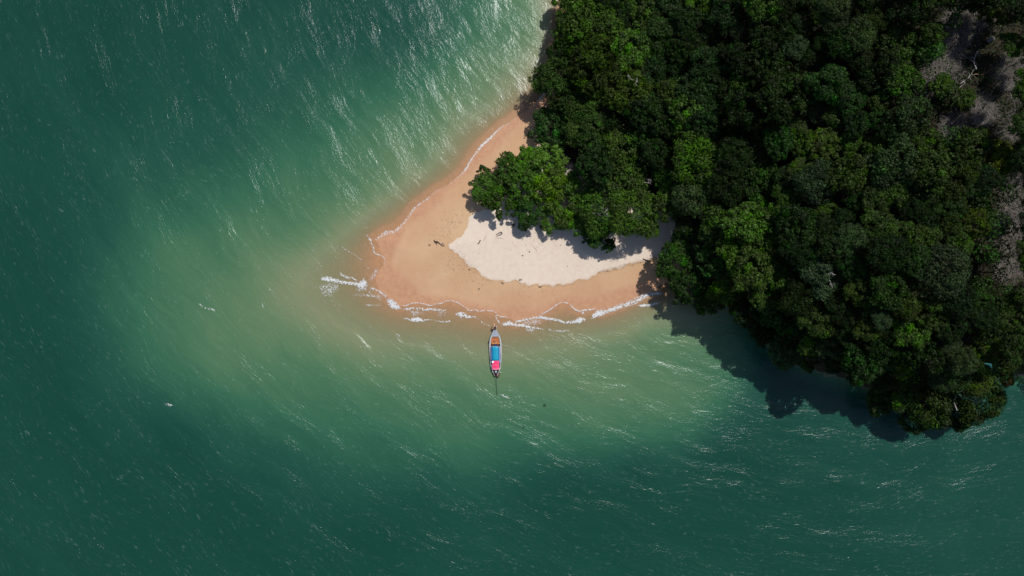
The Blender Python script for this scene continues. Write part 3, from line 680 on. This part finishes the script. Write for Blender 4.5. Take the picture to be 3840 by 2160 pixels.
# ------------------------------------------------------------------ dead twig thickets in the clearing
def thicket_mesh(seed, ntw=1500):
    rg = random.Random(seed); b = B(); fx, fy = math.cos(seed), math.sin(seed)
    for i in range(ntw):
        a = rg.uniform(0, 2 * math.pi); r0 = math.sqrt(rg.random()) * .95; p = Vector((math.cos(a) * r0 * 1.1, math.sin(a) * r0, rg.uniform(0, .45) * (1.1 - r0)))
        a2 = (a if rg.random() < .45 else seed * 1.0 + rg.gauss(0, .5)) + rg.gauss(0, .6); L = rg.uniform(.25, .8)
        d = Vector((math.cos(a2), math.sin(a2), rg.uniform(-.1, .9))).normalized(); pts = [p.copy()]
        for k in range(3):
            d = (d + Vector((rg.gauss(0, .35), rg.gauss(0, .35), -.28 * k))).normalized(); p = p + d * L / 3; p.z = max(p.z, .01); pts.append(p.copy())
        t = .0055 * rg.choice([.5, .7, 1, 1.5]); b.tube(pts, [t, t * .85, t * .6, t * .3], 3, False)
    return b.mesh('twigs', [twm])
twm = simple('dead_twigs', (0.20, 0.175, 0.155, 1), 0.9, .25, 2, .1)
TW = [thicket_mesh(900 + i) for i in range(4)]
SHR = [(3655,75,85,'grey brown leafless thicket nearest the top edge of the clearing'),(3600,160,85,'tangled dead thicket just below the topmost one'),(3560,250,75,'long swept dead thicket left of the grey boulder'),
 (3500,300,55,'small dead thicket at the left side of the clearing'),(3815,290,75,'pinkish dead thicket on the right edge of the clearing'),(3615,475,62,'rounded pinkish grey thicket at the bottom of the clearing'),
 (3700,400,55,'sparse dead thicket between the shrub and the right edge'),(3800,460,62,'wiry dead thicket at the bottom right of the clearing'),(3830,790,95,'largest pale grey brown thicket on the right edge below the clearing'),
 (3790,880,62,'dark tangle just under the largest pale thicket'),(3810,1000,55,'low dead tangle above the southern slope near the right edge'),(3790,680,50,'thin dead tangle above the largest pale thicket')]
for i, (a, b_, r, lab) in enumerate(SHR):
    x, y, z = solve(a, b_, 1.0); o = link('leafless_thicket', TW[i % 4], None, (x, y, z)); R = r * (CAM_H - z) / F
    o.scale = (R * 1.05, R * .95, R * .7); o.rotation_euler = (0, 0, i * 1.3); tag(o, lab, 'thicket', 'leafless thickets on the slope')

# pale dead branches among the crowns
def branch_mesh(seed, L, t, mat, nsub=6, lift=.25):
    rg_ = random.Random(seed); b = B(); p = Vector((0, 0, 0)); d = Vector((0, 1, lift)).normalized(); pts = [p.copy()]
    for k in range(6):
        d = (d + Vector((rg_.gauss(0, .28), 0, rg_.gauss(0, .12)))).normalized(); p = p + d * L / 6; pts.append(p.copy())
    b.tube(pts, [t * (1 - .12 * k) for k in range(7)], 6)
    for s_ in range(nsub):
        q = pts[rg_.randint(2, 6)]; dd_ = Vector((rg_.choice((-1, 1)) * rg_.uniform(.5, 1), rg_.uniform(-.2, .8), .2)).normalized(); l = L * rg_.uniform(.15, .35)
        b.tube([q, q + dd_ * l * .5 + Vector((0, .1 * l, 0)), q + dd_ * l], [t * .5, t * .35, t * .15], 5)
    return b.mesh('branch', [mat])
x, y, z = solve(3572, 1534, 9); o = link('bare_branch', branch_mesh(5, 4.2, .14, palebark, 3), None, (x, y, z + 10.5)); o.rotation_euler = (0, 0, .1)
o.parent = crowns['broad olive tree at the southernmost point of the headland']; bpy.context.view_layer.update()
o.location = Vector((x, y, z + 10.5)) - o.parent.location
for lab, offs in (('soft needled green tree with pale dead branches over the sand', [(-.8, -1.0, 8.6, .5), (.8, .6, 8.9, 2.2), (1.2, -2.6, 8.2, 4.0)]),
                  ('wide feathery olive crown with bare twigs showing in its middle', [(0, 0, 14.2, 1.0), (.8, .5, 14.0, 3.0)]),
                  ('olive tree with a twiggy right side above the needled tree', [(3.5, -.5, 8.2, 5.0), (4, .5, 8, 4.4)]),
                  ('open leafy bush with bare twigs on the northern side of the beach thicket', [(-1.2, 1.2, 3.6, .8), (1.6, 1.6, 3.4, 5.8)]),
                  ('pale grey green crown with branches showing on the southern slope', [(0, 0, 13.5, 1.8), (-1, -1, 13.2, 3.6)])):
    for j, (dx, dy, dz, rz) in enumerate(offs):
        o = link('dead_branch', branch_mesh(20 + j + len(lab), 1.7, .045, palebark, 7), crowns[lab], (dx, dy, dz)); o.rotation_euler = (0, 0, rz)

# fallen branches in the clearing
for i, (a, b_, L, rz, lab) in enumerate([(3575, 370, 3.4, -.55, 'bleached forked branch lying in the clearing beside the low shrub'), (3600, 315, 4.2, -1.25, 'long pale branch lying across the clearing above the bleached fork'),
                                         (3650, 280, 5.0, -1.35, 'thin orange brown stem lying in the clearing'), (3660, 260, 4.5, .3, 'thin grey upright stem in the clearing')]):
    x, y, z = solve(a, b_, .8); o = link('fallen_branch', branch_mesh(60 + i, L, .09, palebark if i != 2 else simple('orange_stem', (.22, .11, .05, 1)), 4, .02), None, (x, y, z + .9)); o.rotation_euler = (0, 0, rz)
    tag(o, lab, 'branch')

# ------------------------------------------------------------------ rocks
rockm = simple('rock', (0.035, 0.036, 0.036, 1), .8, .4, 1.2, .8, coord='Object')
greyrock = simple('grey_rock', (0.17, 0.165, 0.16, 1), .85, .3, 2, .6)
def rock_mesh(seed, mat):
    bm = bmesh.new(); bmesh.ops.create_icosphere(bm, subdivisions=3, radius=1.0); rg_ = random.Random(seed)
    pl = [(Vector((rg_.gauss(0, 1), rg_.gauss(0, 1), rg_.gauss(0, .8))).normalized(), rg_.uniform(.55, .9)) for _ in range(12)]
    for v in bm.verts:
        for nn, dd_ in pl:
            s_ = v.co.dot(nn)
            if s_ > dd_: v.co -= nn * (s_ - dd_)
        v.co += Vector((rg_.gauss(0, .012), rg_.gauss(0, .012), rg_.gauss(0, .012)))
    me = bpy.data.meshes.new('rock'); bm.to_mesh(me); bm.free(); me.materials.append(mat); return me
RK = [rock_mesh(i, rockm) for i in range(5)]; GR = rock_mesh(9, greyrock)
coast = [W(*p) for p in SHORE_S[1:13]]
for i in range(14):
    j = random.randrange(len(coast) - 1); t = random.random(); p = Vector(coast[j]).lerp(Vector(coast[j + 1]), t)
    d = (Vector(coast[j + 1]) - Vector(coast[j])).normalized(); nrm = Vector((d.y, -d.x)) if (Vector((d.y, -d.x)).dot(Vector((-.5, -1))) > 0) else Vector((-d.y, d.x))
    p = p + nrm * random.uniform(-2.0, 1.4); s_ = random.uniform(.5, 1.3)
    o = link('coastal_rock', RK[i % 5], None, (p.x, p.y, random.uniform(-.5, .15))); o.scale = (s_ * random.uniform(.8, 1.4), s_, s_ * .55); o.rotation_euler = (0, 0, random.uniform(0, 6))
    tag(o, 'dark wet rock at the waterline under the southern trees', 'rock', 'dark rocks along the southern shore')
x, y, z = solve(3717, 148, 1.2); o = link('boulder', GR, None, (x, y, z + 1.0)); o.scale = (.8, .6, .7); tag(o, 'single grey boulder among the dead thickets of the clearing', 'rock')
# floating clumps made up in place of dark submerged rock spots
rock_spotm = simple('seaweed', (0.012, 0.03, 0.016, 1), .7)
for (a, b_, r, lab) in ((2042, 1520, .42, 'dark submerged rock shown as a floating clump right of the propeller shaft end'), (1961, 1603, .26, 'tiny dark submerged spot shown as a floating clump farthest below the boat')):
    o = link('seaweed', twig_mesh(int(a), 90, 1, .05, 1.2, .12, rock_spotm, .1), None, (*W(a, b_), .0)); o.scale = (r, r, r * .3); tag(o, lab, 'seaweed')

# turquoise tarpaulin hung in the trees
tm = simple('turquoise_cloth', (0.006, 0.075, 0.085, 1), .8, .15, 3, .3)
x, y, z = solve(3672, 1358, 9); b = B()
pts = []
for i in range(9):
    for j in range(5):
        u, v_ = i / 8, j / 4
        pts.append((u * 1.5 - .75, (v_ - .5) * (.15 + .7 * u ** 1.5) - .5 * u * u, .18 * math.sin(u * 7) * math.cos(v_ * 5) - .5 * (v_ - .5) ** 2))
fs = [(i * 5 + j, (i + 1) * 5 + j, (i + 1) * 5 + j + 1, i * 5 + j + 1) for i in range(8) for j in range(4)]
k0 = len(pts); pts += [(p[0], p[1], p[2] - .03) for p in pts]; fs += [tuple(k0 + q for q in f)[::-1] for f in fs[:32]]
b.add(pts, fs); o = b.build('tarpaulin', tm, None, (x, y, z + 11.5), True); tag(o, 'small turquoise tarpaulin caught in the treetops near the right edge', 'tarpaulin')

# ------------------------------------------------------------------ driftwood and small things on the sand
drift = simple('driftwood', (0.17, 0.14, 0.125, 1), .85, .35, 6, .6)
darkd = simple('dark_driftwood', (0.055, 0.042, 0.035, 1), .85, .35, 6, .6)
def on_sand(px, py, dz=0): x, y = W(px, py, 1.0); return (x, y, gz_at(x, y) + 0.1 + dz)
def pl(pts, rs, mat, name, lab, cat='driftwood', n=7):
    o0 = Vector(on_sand(*pts[0][:2])); P_ = []
    for p in pts:
        q = Vector(on_sand(p[0], p[1])); q.z += (p[2] if len(p) > 2 else 0); P_.append(q - o0)
    b = B(); b.tube(P_, rs, n); o = b.build(name, mat, None, o0, True); return tag(o, lab, cat)
# forked log: trunk end with two prongs, one mesh
o0 = Vector(on_sand(1880, 874)); b = B()
def L_(p, dz=.1): q = Vector(on_sand(*p)) - o0; q.z += dz; return q
b.tube([L_((1883, 877)), L_((1881, 872)), L_((1877, 871)), L_((1868, 876)), L_((1860, 881))], [.13, .17, .14, .10, .06], 7)
b.tube([L_((1882, 878)), L_((1876, 881)), L_((1868, 883)), L_((1862, 887))], [.13, .11, .09, .05], 7)
tag(b.build('driftwood_log', drift, None, o0, True), 'grey forked driftwood log lying on the pale sand', 'driftwood')
pl([(1802, 901, .1), (1799, 906, .12), (1796, 911, .1), (1791, 915, .05)], [.14, .11, .12, .08], darkd, 'driftwood_log', 'short dark driftwood piece left of the forked log')
pl([(1824, 886, .03), (1818, 894, .05), (1814, 904, .02)], [.03, .045, .03], drift, 'stick', 'thin curved stick between the two driftwood pieces', 'stick', 5)
pl([(1858, 893, .03), (1872, 893, .05), (1885, 894, .03)], [.03, .04, .03], drift, 'stick', 'thin straight stick just below the forked log', 'stick', 5)
pl([(2001, 924, .02), (2008, 934, .04), (2015, 942, .02)], [.03, .04, .02], drift, 'stick', 'thin slanting stick in the middle of the pale sand', 'stick', 5)
pl([(2412, 970, .05), (2424, 975, .1), (2436, 977, .08), (2444, 980, .04)], [.08, .12, .10, .05], darkd, 'driftwood_log', 'dark log on the debris line near the eastern trees')
o0 = Vector(on_sand(1645, 913)); b = B()
for pts_, r0 in (([(1628, 903), (1634, 910), (1644, 909), (1652, 915), (1660, 922), (1668, 921)], .12), ([(1632, 905), (1640, 905), (1647, 912)], .09), ([(1636, 908), (1638, 918)], .07), ([(1652, 914), (1660, 912), (1664, 917)], .06), ([(1626, 899), (1631, 908)], .05)):
    b.tube([L_(p, .08) for p in pts_], [r0 * (1 - .1 * k) for k in range(len(pts_))], 6)
rt = empty('driftwood_root', o0); tag(rt, 'dark twisted driftwood root at the western tip of the pale sand', 'driftwood')
b.build('root', darkd, rt, (0, 0, 0), True)
tag(link('stone', rock_mesh(33, simple('white_stone', (.75, .72, .68, 1))), None, Vector(on_sand(1654, 913)) + Vector((0, 0, .12))), 'small white stone resting against the twisted root', 'stone').scale = (.16, .13, .1)
for (a, b_, r, lab) in ((1960, 958, .17, 'dark coconut husk in the middle of the pale sand, lower one'), (1986, 944, .16, 'dark coconut husk in the middle of the pale sand, upper one'), (2102, 919, .10, 'tiny dark husk right of the two coconut husks'),
                        (1796, 1083, .15, 'dark clump on the orange sand below the pale patch'), (1760, 1010, .15, 'dark clump beside the edge of the pale patch on its lower left'), (2128, 997, .11, 'small brown husk near the right end of the pale sand')):
    o = link('husk', RK[2], None, Vector(on_sand(a, b_)) + Vector((0, 0, r * .5))); o.scale = (r * 1.2, r, r * .8); tag(o, lab, 'husk')
# curled weed ring and the forked twigs of the debris line
pl([(1607, 921, .03), (1607, 917, .03), (1611, 916, .03), (1613, 920, .03), (1611, 923, .03)], .06, darkd, 'seaweed_curl', 'curled brown weed left of the twisted root', 'seaweed', 5)
pl([(2020, 1073, .03), (2026, 1078, .05), (2033, 1074, .03)], [.05, .09, .05], darkd, 'twig', 'v shaped dark twig at the lower edge of the pale sand', 'stick', 5)
pl([(1880, 1057, .03), (1884, 1062, .05), (1890, 1063, .03)], [.05, .08, .04], darkd, 'twig', 'bent dark twig on the lower left edge of the pale sand', 'stick', 5)
# a pair of sandals
shm = simple('dark_rubber', (0.02, 0.018, 0.022, 1), .6)
for i, (a, b_) in enumerate(((1949, 1049), (1954.5, 1049))):
    q = on_sand(a, b_); root_ = empty('sandal', q, -.35); tag(root_, ('left' if i == 0 else 'right') + ' one of a pair of dark sandals at the edge of the pale sand', 'sandal')
    b = B(); ol_ = [(-.07, -.16), (0, -.19), (.07, -.16), (.075, 0), (.085, .12), (.05, .19), (-.05, .19), (-.085, .12), (-.075, 0)]
    vs = [(p[0] * 1.3, p[1] * 1.3, z_) for z_ in (0, .04) for p in ol_]; k = len(ol_)
    b.add(vs, [tuple(range(k))[::-1], tuple(range(k, 2 * k))] + [(j, (j + 1) % k, k + (j + 1) % k, k + j) for j in range(k)]); b.build('sole', shm, root_)
    b = B(); b.tube([(-.1, 0, .03), (-.05, .1, .09), (0, .16, .05)], .015, 5); b.tube([(.1, 0, .03), (.05, .1, .09), (0, .16, .05)], .015, 5); b.build('strap', shm, root_)
# black roots / stumps at the thicket edge
for (a, b_, r, lab) in ((1925, 846, .55, 'black tree stump at the edge of the pale sand under the pointed bush'), (2030, 852, .7, 'tangle of black roots under the low grass green bush')):
    q = Vector(on_sand(a, b_)); o = link('stump', twig_mesh(int(a), 60, 1.2, .07, 1.0, .8, darkd, .4), None, q - Vector((0, 0, .05))); o.scale = (r, r, r * .8); tag(o, lab, 'stump')
# scattered leaf litter and twigs along the old tide line
tv, tf = [], []
def sliver(x, y, z, L, wd, a):
    n0 = len(tv); c_, s_ = math.cos(a), math.sin(a); k = random.uniform(-.4, .4) * L
    p = [(x - c_ * L / 2, y - s_ * L / 2), (x - s_ * k, y + c_ * k), (x + c_ * L / 2, y + s_ * L / 2)]
    for (u, v_), w_ in zip(p, (wd * .5, wd, wd * .3)):
        tv.extend([(u - s_ * w_, v_ + c_ * w_, z), (u + s_ * w_, v_ - c_ * w_, z), (u, v_, z + w_ * 1.2)])
    for i in (0, 1):
        for j in range(3):
            tf.append((n0 + i * 3 + j, n0 + i * 3 + (j + 1) % 3, n0 + i * 3 + 3 + (j + 1) % 3, n0 + i * 3 + 3 + j))
DE = DRY[:39]; spots = []
for i in range(600):
    j = random.randrange(8, len(DE) - 1); t = random.random(); p = DE[j] * (1 - t) + DE[j + 1] * t
    sp = abs(random.gauss(0, .35)) if random.random() < (.65 if j > 28 else .3) else abs(random.gauss(0, 3.5))
    spots.append((p[0] + random.gauss(0, .3), p[1] - sp if j > 12 else p[1] + random.gauss(0, 2)))
for i in range(380):
    a, b_ = random.gauss(1690, 32), random.gauss(845, 42); spots.append(W(a - (b_ - 845) * .7, b_))
for i in range(300): spots.append(W(random.gauss(1700, 45), random.gauss(990, 30)))
for i in range(200): spots.append(W(random.uniform(1780, 2450), random.uniform(800, 1040)))
for i in range(160): spots.append(W(random.gauss(2060, 50), random.gauss(895, 22)))
for i in range(420): t = random.random(); spots.append(W(2240 + 220 * t + random.gauss(0, 5), 1022 - 55 * t + random.gauss(0, 5)))
sx = np.array([s_[0] for s_ in spots]); sy = np.array([s_[1] for s_ in spots]); sz = ground(sx, sy)[0]
dr = sdist(DRY, sx, sy); sz = sz + .10 * sstep(-.3, .3, dr)
for a, b_, z_ in zip(sx, sy, sz):
    sliver(a, b_, z_ + .01, random.choice([.10, .15, .22, .4]) * random.uniform(.7, 1.2), random.uniform(.012, .035), random.uniform(0, 3.14))
me = mesh_from('beach_litter', tv, tf, [simple('litter', (0.20, 0.13, 0.085, 1), .9, .5, .7, .1)])
tag(link('beach_litter', me), 'brown leaves and twigs scattered along the old tide line', kind='stuff')

# ------------------------------------------------------------------ long-tail boat
bx, by = W(1858.6, 1320); boat = empty('longtail_boat', (bx, by, 0), rad(1.1))
tag(boat, 'grey wooden longtail boat with blue and pink covers moored off the sand spit', 'boat')
Pg = simple('grey_boat_paint', (0.33, 0.37, 0.42, 1), .45, .12, 5, .2)
Pr = simple('pale_rim_paint', (0.43, 0.45, 0.47, 1), .45, .12, 5, .2)
Ho = simple('hull_paint', (0.10, 0.14, 0.15, 1), .5, .2, 2, .2)
Br = simple('oiled_brown_wood', (0.10, 0.035, 0.022, 1), .5, .35, 5, .3)
Og = simple('orange_deck_wood', (0.40, 0.125, 0.035, 1), .45, .35, 2.2, .3)
Dk = simple('dark_bilge', (0.03, 0.02, 0.022, 1), .7)
Cy = simple('blue_tarp', (0.0, 0.26, 0.40, 1), .45, .08, 2, .15)
Lv = simple('faded_blue_side_strip', (0.20, 0.24, 0.44, 1), .5, .15, 3, .1)
Pk = simple('pink_tarp', (0.80, 0.035, 0.14, 1), .5, .10, 2, .15)
Wh = simple('white_plastic', (0.80, 0.81, 0.82, 1), .4, .03)
Bk = simple('black_engine', (0.02, 0.02, 0.022, 1), .4, .3)
St = simple('steel', (0.35, 0.36, 0.37, 1), .35, .1, metal=.8)
def yy(py): return (1320 - py) / 16.0
HW = [(1235,4.5),(1240,6.6),(1250,11.6),(1259,16),(1270,19.5),(1282,21.6),(1297,22.3),(1315,22.2),(1335,21.4),(1358,19.8),(1375,17.8),(1385,15),(1392,12),(1399,8.6),(1406,6)]
st = [(yy(a), h_ / 16.0) for a, h_ in HW]
def sheer(y_): return .62 + .55 * max(0, (y_ - 1.5) / 4) ** 2 + .22 * max(0, (-y_ - 2.5) / 3) ** 2
nS = len(st)
# hull shell: outer + inner skins
prof = [(1.0, 1.0), (.97, .55), (.82, .12), (.45, -.22), (0, -.32)]
b = B(); ring = []
vs = []
for (y_, h_) in st:
    sh = sheer(y_); row = []
    for u, z_ in prof: row.append((u * h_, y_, z_ * sh if z_ > 0 else z_))
    row += [(-u * h_, y_, (z_ * sh if z_ > 0 else z_)) for u, z_ in prof[-2::-1]]
    vs += row
m = 9; fs = [(i * m + k, (i + 1) * m + k, (i + 1) * m + k + 1, i * m + k + 1) for i in range(nS - 1) for k in range(m - 1)]
fs += [tuple(range(m)), tuple((nS - 1) * m + k for k in range(m))[::-1]]
b.add(vs, fs); b.build('hull', Ho, boat, (0, 0, 0), True)
b = B(); vs = []
for (y_, h_) in st:
    sh = sheer(y_); h2 = max(.05, h_ - .10)
    vs += [(h2, y_, sh - .02), (h2 * .93, y_, .22), (0, y_, .12), (-h2 * .93, y_, .22), (-h2, y_, sh - .02)]
b.add(vs, [(i * 5 + k + 1, (i + 1) * 5 + k + 1, (i + 1) * 5 + k, i * 5 + k) for i in range(nS - 1) for k in range(4)])
b.build('inner_planking', Br, boat)
# gunwales, one each side, with a side deck 5 px wide tapering aft
for s_ in (1, -1):
    b = B(); vs = []
    for i, (y_, h_) in enumerate(st):
        wd = .30 if y_ > 3.2 else (.26 if y_ > 0 else .18 + .02 * y_); wd = min(max(wd, .1), h_ * .9); z_ = sheer(y_)
        o1, i1 = s_ * (h_ + .03), s_ * (h_ - wd)
        vs += [(o1, y_, z_ - .09), (o1, y_, z_ + .035), (i1, y_, z_ + .03), (i1, y_, z_ - .05)]
    b.add(vs, [(i * 4 + k, i * 4 + (k + 1) % 4, (i + 1) * 4 + (k + 1) % 4, (i + 1) * 4 + k) for i in range(nS - 1) for k in range(4)] + [(0, 1, 2, 3), tuple((nS - 1) * 4 + k for k in (3, 2, 1, 0))])
    b.build('gunwale', Pr, boat)
# foredeck planks, separate boards with seams
edges = [-1, -.6, -.2, .2, .6, 1]
for k in range(5):
    b = B(); vs = []; ys = [yy(1236), yy(1243), yy(1250), yy(1259)]
    for y_ in ys:
        h_ = np.interp(-y_, [-s[0] for s in st], [s[1] for s in st]); z_ = sheer(y_) + .05
        a0, a1 = edges[k] * h_ * .97 + .012, edges[k + 1] * h_ * .97 - .012
        vs += [(a0, y_, z_), (a1, y_, z_), (a1, y_, z_ - .05), (a0, y_, z_ - .05)]
    b.add(vs, [(i * 4 + q, i * 4 + (q + 1) % 4, (i + 1) * 4 + (q + 1) % 4, (i + 1) * 4 + q) for i in range(3) for q in range(4)] + [(0, 3, 2, 1), (12, 13, 14, 15)])
    b.build('deck_plank', Pg, boat)
b = B(); b.box((0, yy(1260), .83), (1.75, .12, .10)); b.build('coaming', Pr, boat)
# open front deck: orange boards
for k in range(5):
    b = B(); y0 = yy(1264) - k * .28; hwid = [1.95, 2.05, 2.12, 2.18, 2.22][k]
    b.box((0, y0 - .13, .52), (hwid * .92, .268, .04)); b.build('floor_board', Og, boat)
b = B(); b.box((0.05, yy(1287.5), .60), (2.0, .14, .10)); b.build('cross_beam', simple('light_orange_wood', (.50, .24, .09, 1), .5), boat)
b = B(); b.box((.16, yy(1283.5), .57), (.42, .12, .05)); b.build('wooden_block', simple('yellow_wood', (.55, .38, .14, 1), .6), boat)
b = B()
for k in range(4): a_ = k * .1; b.tube([(-.28 + (.19 - .02 * k) * math.cos(t_ / 8 * 6.28), yy(1279) + (.19 - .02 * k) * math.sin(t_ / 8 * 6.28), .56 + .03 * k) for t_ in range(9)], .022, 5)
b.build('rope_coil', simple('grey_rope', (.14, .13, .13, 1), .9), boat)
b = B(); b.box((0, yy(1292), .40), (1.8, .5, .04)); b.build('lower_floor', Br, boat)
b = B(); b.box((0, yy(1295), .62), (.55, .45, .35), 0, .7); b.build('blue_bundle', simple('navy_cloth', (.01, .04, .22, 1), .7), boat)
# blue canopy on posts with faded side strips
def sheet(x0, x1, y0, y1, z0, crown, nx_=7, ny_=9, th_=.03, wr=.012):
    b = B(); top = []
    for sgn in (1, 0):
        for j in range(ny_):
            for i in range(nx_):
                u = i / (nx_ - 1); v_ = j / (ny_ - 1)
                z_ = z0 + crown * (1 - (2 * u - 1) ** 2) + wr * math.sin(v_ * 23) * math.cos(u * 9) - (0 if sgn else th_)
                top.append((x0 + (x1 - x0) * u, y0 + (y1 - y0) * v_, z_))
    fs = []; k = nx_ * ny_
    for j in range(ny_ - 1):
        for i in range(nx_ - 1):
            q = j * nx_ + i; fs.append((q, q + 1, q + nx_ + 1, q + nx_)); fs.append((k + q, k + q + nx_, k + q + nx_ + 1, k + q + 1))
    rim = [i for i in range(nx_)] + [j * nx_ + nx_ - 1 for j in range(1, ny_)] + [(ny_ - 1) * nx_ + i for i in range(nx_ - 2, -1, -1)] + [j * nx_ for j in range(ny_ - 2, 0, -1)]
    for a_, c_ in zip(rim, rim[1:] + rim[:1]): fs.append((a_, k + a_, k + c_, c_))
    return b.add(top, fs)
cx0, cx1 = (1846.2 - 1858.6) / 16, (1870.2 - 1858.6) / 16
sheet(cx0, cx1, yy(1350.5), yy(1297.5), 1.22, .10).build('blue_canopy', Cy, boat, (0, 0, 0), True)
for x0, x1 in ((cx0 - .36, cx0 - .02), (cx1 + .02, cx1 + .36)):
    sheet(x0, x1, yy(1350 if x0 < 0 else 1359), yy(1298), 1.05, .02, 4).build('side_awning', Lv, boat, (0, 0, 0), True)
for x0 in (cx0 - .10, cx1 + .10):
    b = B(); b.tube([(x0, yy(1297), 1.26), (x0, yy(1322), 1.28), (x0, yy(1351), 1.26)], .035, 6); b.build('roof_rail', simple('blue_pipe', (.07, .13, .45, 1), .4), boat)
    for py_ in (1299, 1325, 1350, 1382):
        b = B(); b.tube([(x0 * 1.0, yy(py_), .45), (x0, yy(py_), 1.26 if py_ < 1351 else 1.16)], .028, 6); b.build('canopy_post', St, boat)
b = B(); b.box(((cx0 + cx1) / 2, yy(1297.2), 1.27), (1.62, .06, .05)); b.build('canopy_bow', Pr, boat)
# pink canopy
px0, px1 = (1845.2 - 1858.6) / 16, (1871 - 1858.6) / 16
sheet(px0, px1, yy(1384), yy(1350.8), 1.16, .09).build('pink_canopy', Pk, boat, (0, 0, 0), True)
for py_, th_ in ((1383.6, .05), (1379, .03), (1367, .02)):
    b = B(); b.tube([(px0 - .02, yy(py_), 1.19), (px0 * .3, yy(py_), 1.285), (px1 * .5, yy(py_), 1.275), (px1 + .02, yy(py_), 1.19)], th_, 6); b.build('canopy_rib', simple('pink_white_trim', (.78, .40, .52, 1), .5), boat)
for x0 in (px0, px1):
    b = B(); b.tube([(x0, yy(1351), 1.19), (x0, yy(1383.5), 1.19)], .028, 6); b.build('canopy_rib', bpy.data.materials['pink_white_trim'], boat)
b = B(); b.box(((1848 - 1858.6) / 16, yy(1354.7), 1.36), (.42, .52, .18), 0, .94); ox = b.build('white_box', Wh, None)
ox.location = (0, 0, 0); ox.rotation_euler = (0, 0, rad(1.1)); ox.location = (bx, by, 0)
tag(ox, 'small white box resting on the corner where blue and pink boat covers meet', 'box')
b = B(); b.tube([(-.62 + .17 * math.cos(t_ / 8 * 3.14), yy(1350) + .13 * math.sin(t_ / 8 * 3.14), 1.34) for t_ in range(9)], .05, 6); b.build('handle', Bk, boat)
# after part: dark floor, thwart, engine with white filter ring, stern platform, long shaft, propeller
b = B(); b.box((0, yy(1388), .34), (1.5, 1.3, .05)); b.build('aft_floor', Dk, boat)
b = B(); b.box((.62, yy(1367), .55), (.32, 1.1, .05)); b.build('side_bench', Br, boat)
b = B(); b.box((.72, yy(1379.6), .74), (.6, .09, .06), -.15); b.build('thwart', Wh, boat)
b = B(); b.box((.03, yy(1397), .86), (.34, .62, .42), 0, .8); b.tube([(.1, yy(1400), .98), (.1, yy(1400), 1.16)], .16, 12); b.box((0, yy(1394), 1.02), (.46, .12, .12)); b.build('engine', Bk, boat)
b = B(); R1 = .15; b.tube([(.0 + R1 * math.cos(t_ / 12 * 6.2832), yy(1391) + R1 * math.sin(t_ / 12 * 6.2832), 1.14) for t_ in range(13)], .055, 8, False); b.build('air_filter', Wh, boat, (0, 0, 0), True)
b = B(); b.box((.03, yy(1396), 1.12), (.2, .2, .08)); b.build('engine_cover', St, boat)
b = B(); b.box((.52, yy(1405), .78), (.62, .85, .06), -.08); b.build('stern_platform', Br, boat)
b = B(); b.box((-.40, yy(1401), .80), (.16, .95, .07), .25); b.build('stern_plank', Br, boat)
b = B(); b.tube([(.03, yy(1400), .95), (.04, yy(1410), .90)], .08, 8); b.tube([(.04, yy(1408), .90), (.09, yy(1450), .42), (.13, yy(1486), .04)], [.05, .04, .035], 6); b.build('propeller_shaft', Bk, boat)
b = B()
for k in range(3):
    a_ = k * 2.094; b.add([(.13, yy(1486.5), 0.0), (.13 + .10 * math.cos(a_) - .04 * math.sin(a_), yy(1486.5) - .03, .10 * math.sin(a_) + .04 * math.cos(a_)), (.13 + .17 * math.cos(a_), yy(1486.8), .17 * math.sin(a_)), (.13 + .10 * math.cos(a_) + .04 * math.sin(a_), yy(1486.5) + .03, .10 * math.sin(a_) - .04 * math.cos(a_))], [(0, 1, 2, 3)])
b.build('propeller', St, boat)
b = B(); b.tube([(-.05, yy(1392), 1.2), (-.12, yy(1380), 1.3)], .03, 6); b.build('steering_bar', St, boat)
# tall prow with cloth garlands
b = B(); vs = []
for y_, h_, z0, z1 in ((yy(1236), .17, .2, 1.28), (yy(1229), .16, .5, 1.75), (yy(1224), .20, 1.1, 2.15), (yy(1222), .24, 1.9, 2.3)):
    vs += [(-h_, y_, z0), (h_, y_, z0), (h_, y_, z1), (-h_, y_, z1)]
b.add(vs, [(i * 4 + q, i * 4 + (q + 1) % 4, (i + 1) * 4 + (q + 1) % 4, (i + 1) * 4 + q) for i in range(3) for q in range(4)] + [(3, 2, 1, 0), (12, 13, 14, 15)])
b.build('prow', Br, boat)
for pts_, mt in (([(.24, yy(1223), 2.3), (.33, yy(1224.5), 2.0), (.30, yy(1228), 1.6), (.22, yy(1231), 1.3)], Wh), ([(-.20, yy(1222.5), 2.3), (-.28, yy(1225), 2.0), (-.22, yy(1229), 1.5)], simple('peach_cloth', (.75, .42, .30, 1), .7)),
                 ([(-.1, yy(1222), 2.25), (-.14, yy(1218), 2.1), (-.10, yy(1213), 1.7), (-.12, yy(1211), 1.2)], bpy.data.materials['peach_cloth'])):
    b = B(); b.tube(pts_, [.05, .10, .09, .04][:len(pts_)], 6); b.build('garland', mt, boat, (0, 0, 0), True)
b = B(); b.box((0, yy(1233.5), 1.33), (.42, .10, .08)); b.build('cross_piece', Pr, boat)
b = B(); b.box((-1.50, yy(1281), .35), (.16, .35, .45)); b.build('fender', Bk, boat)
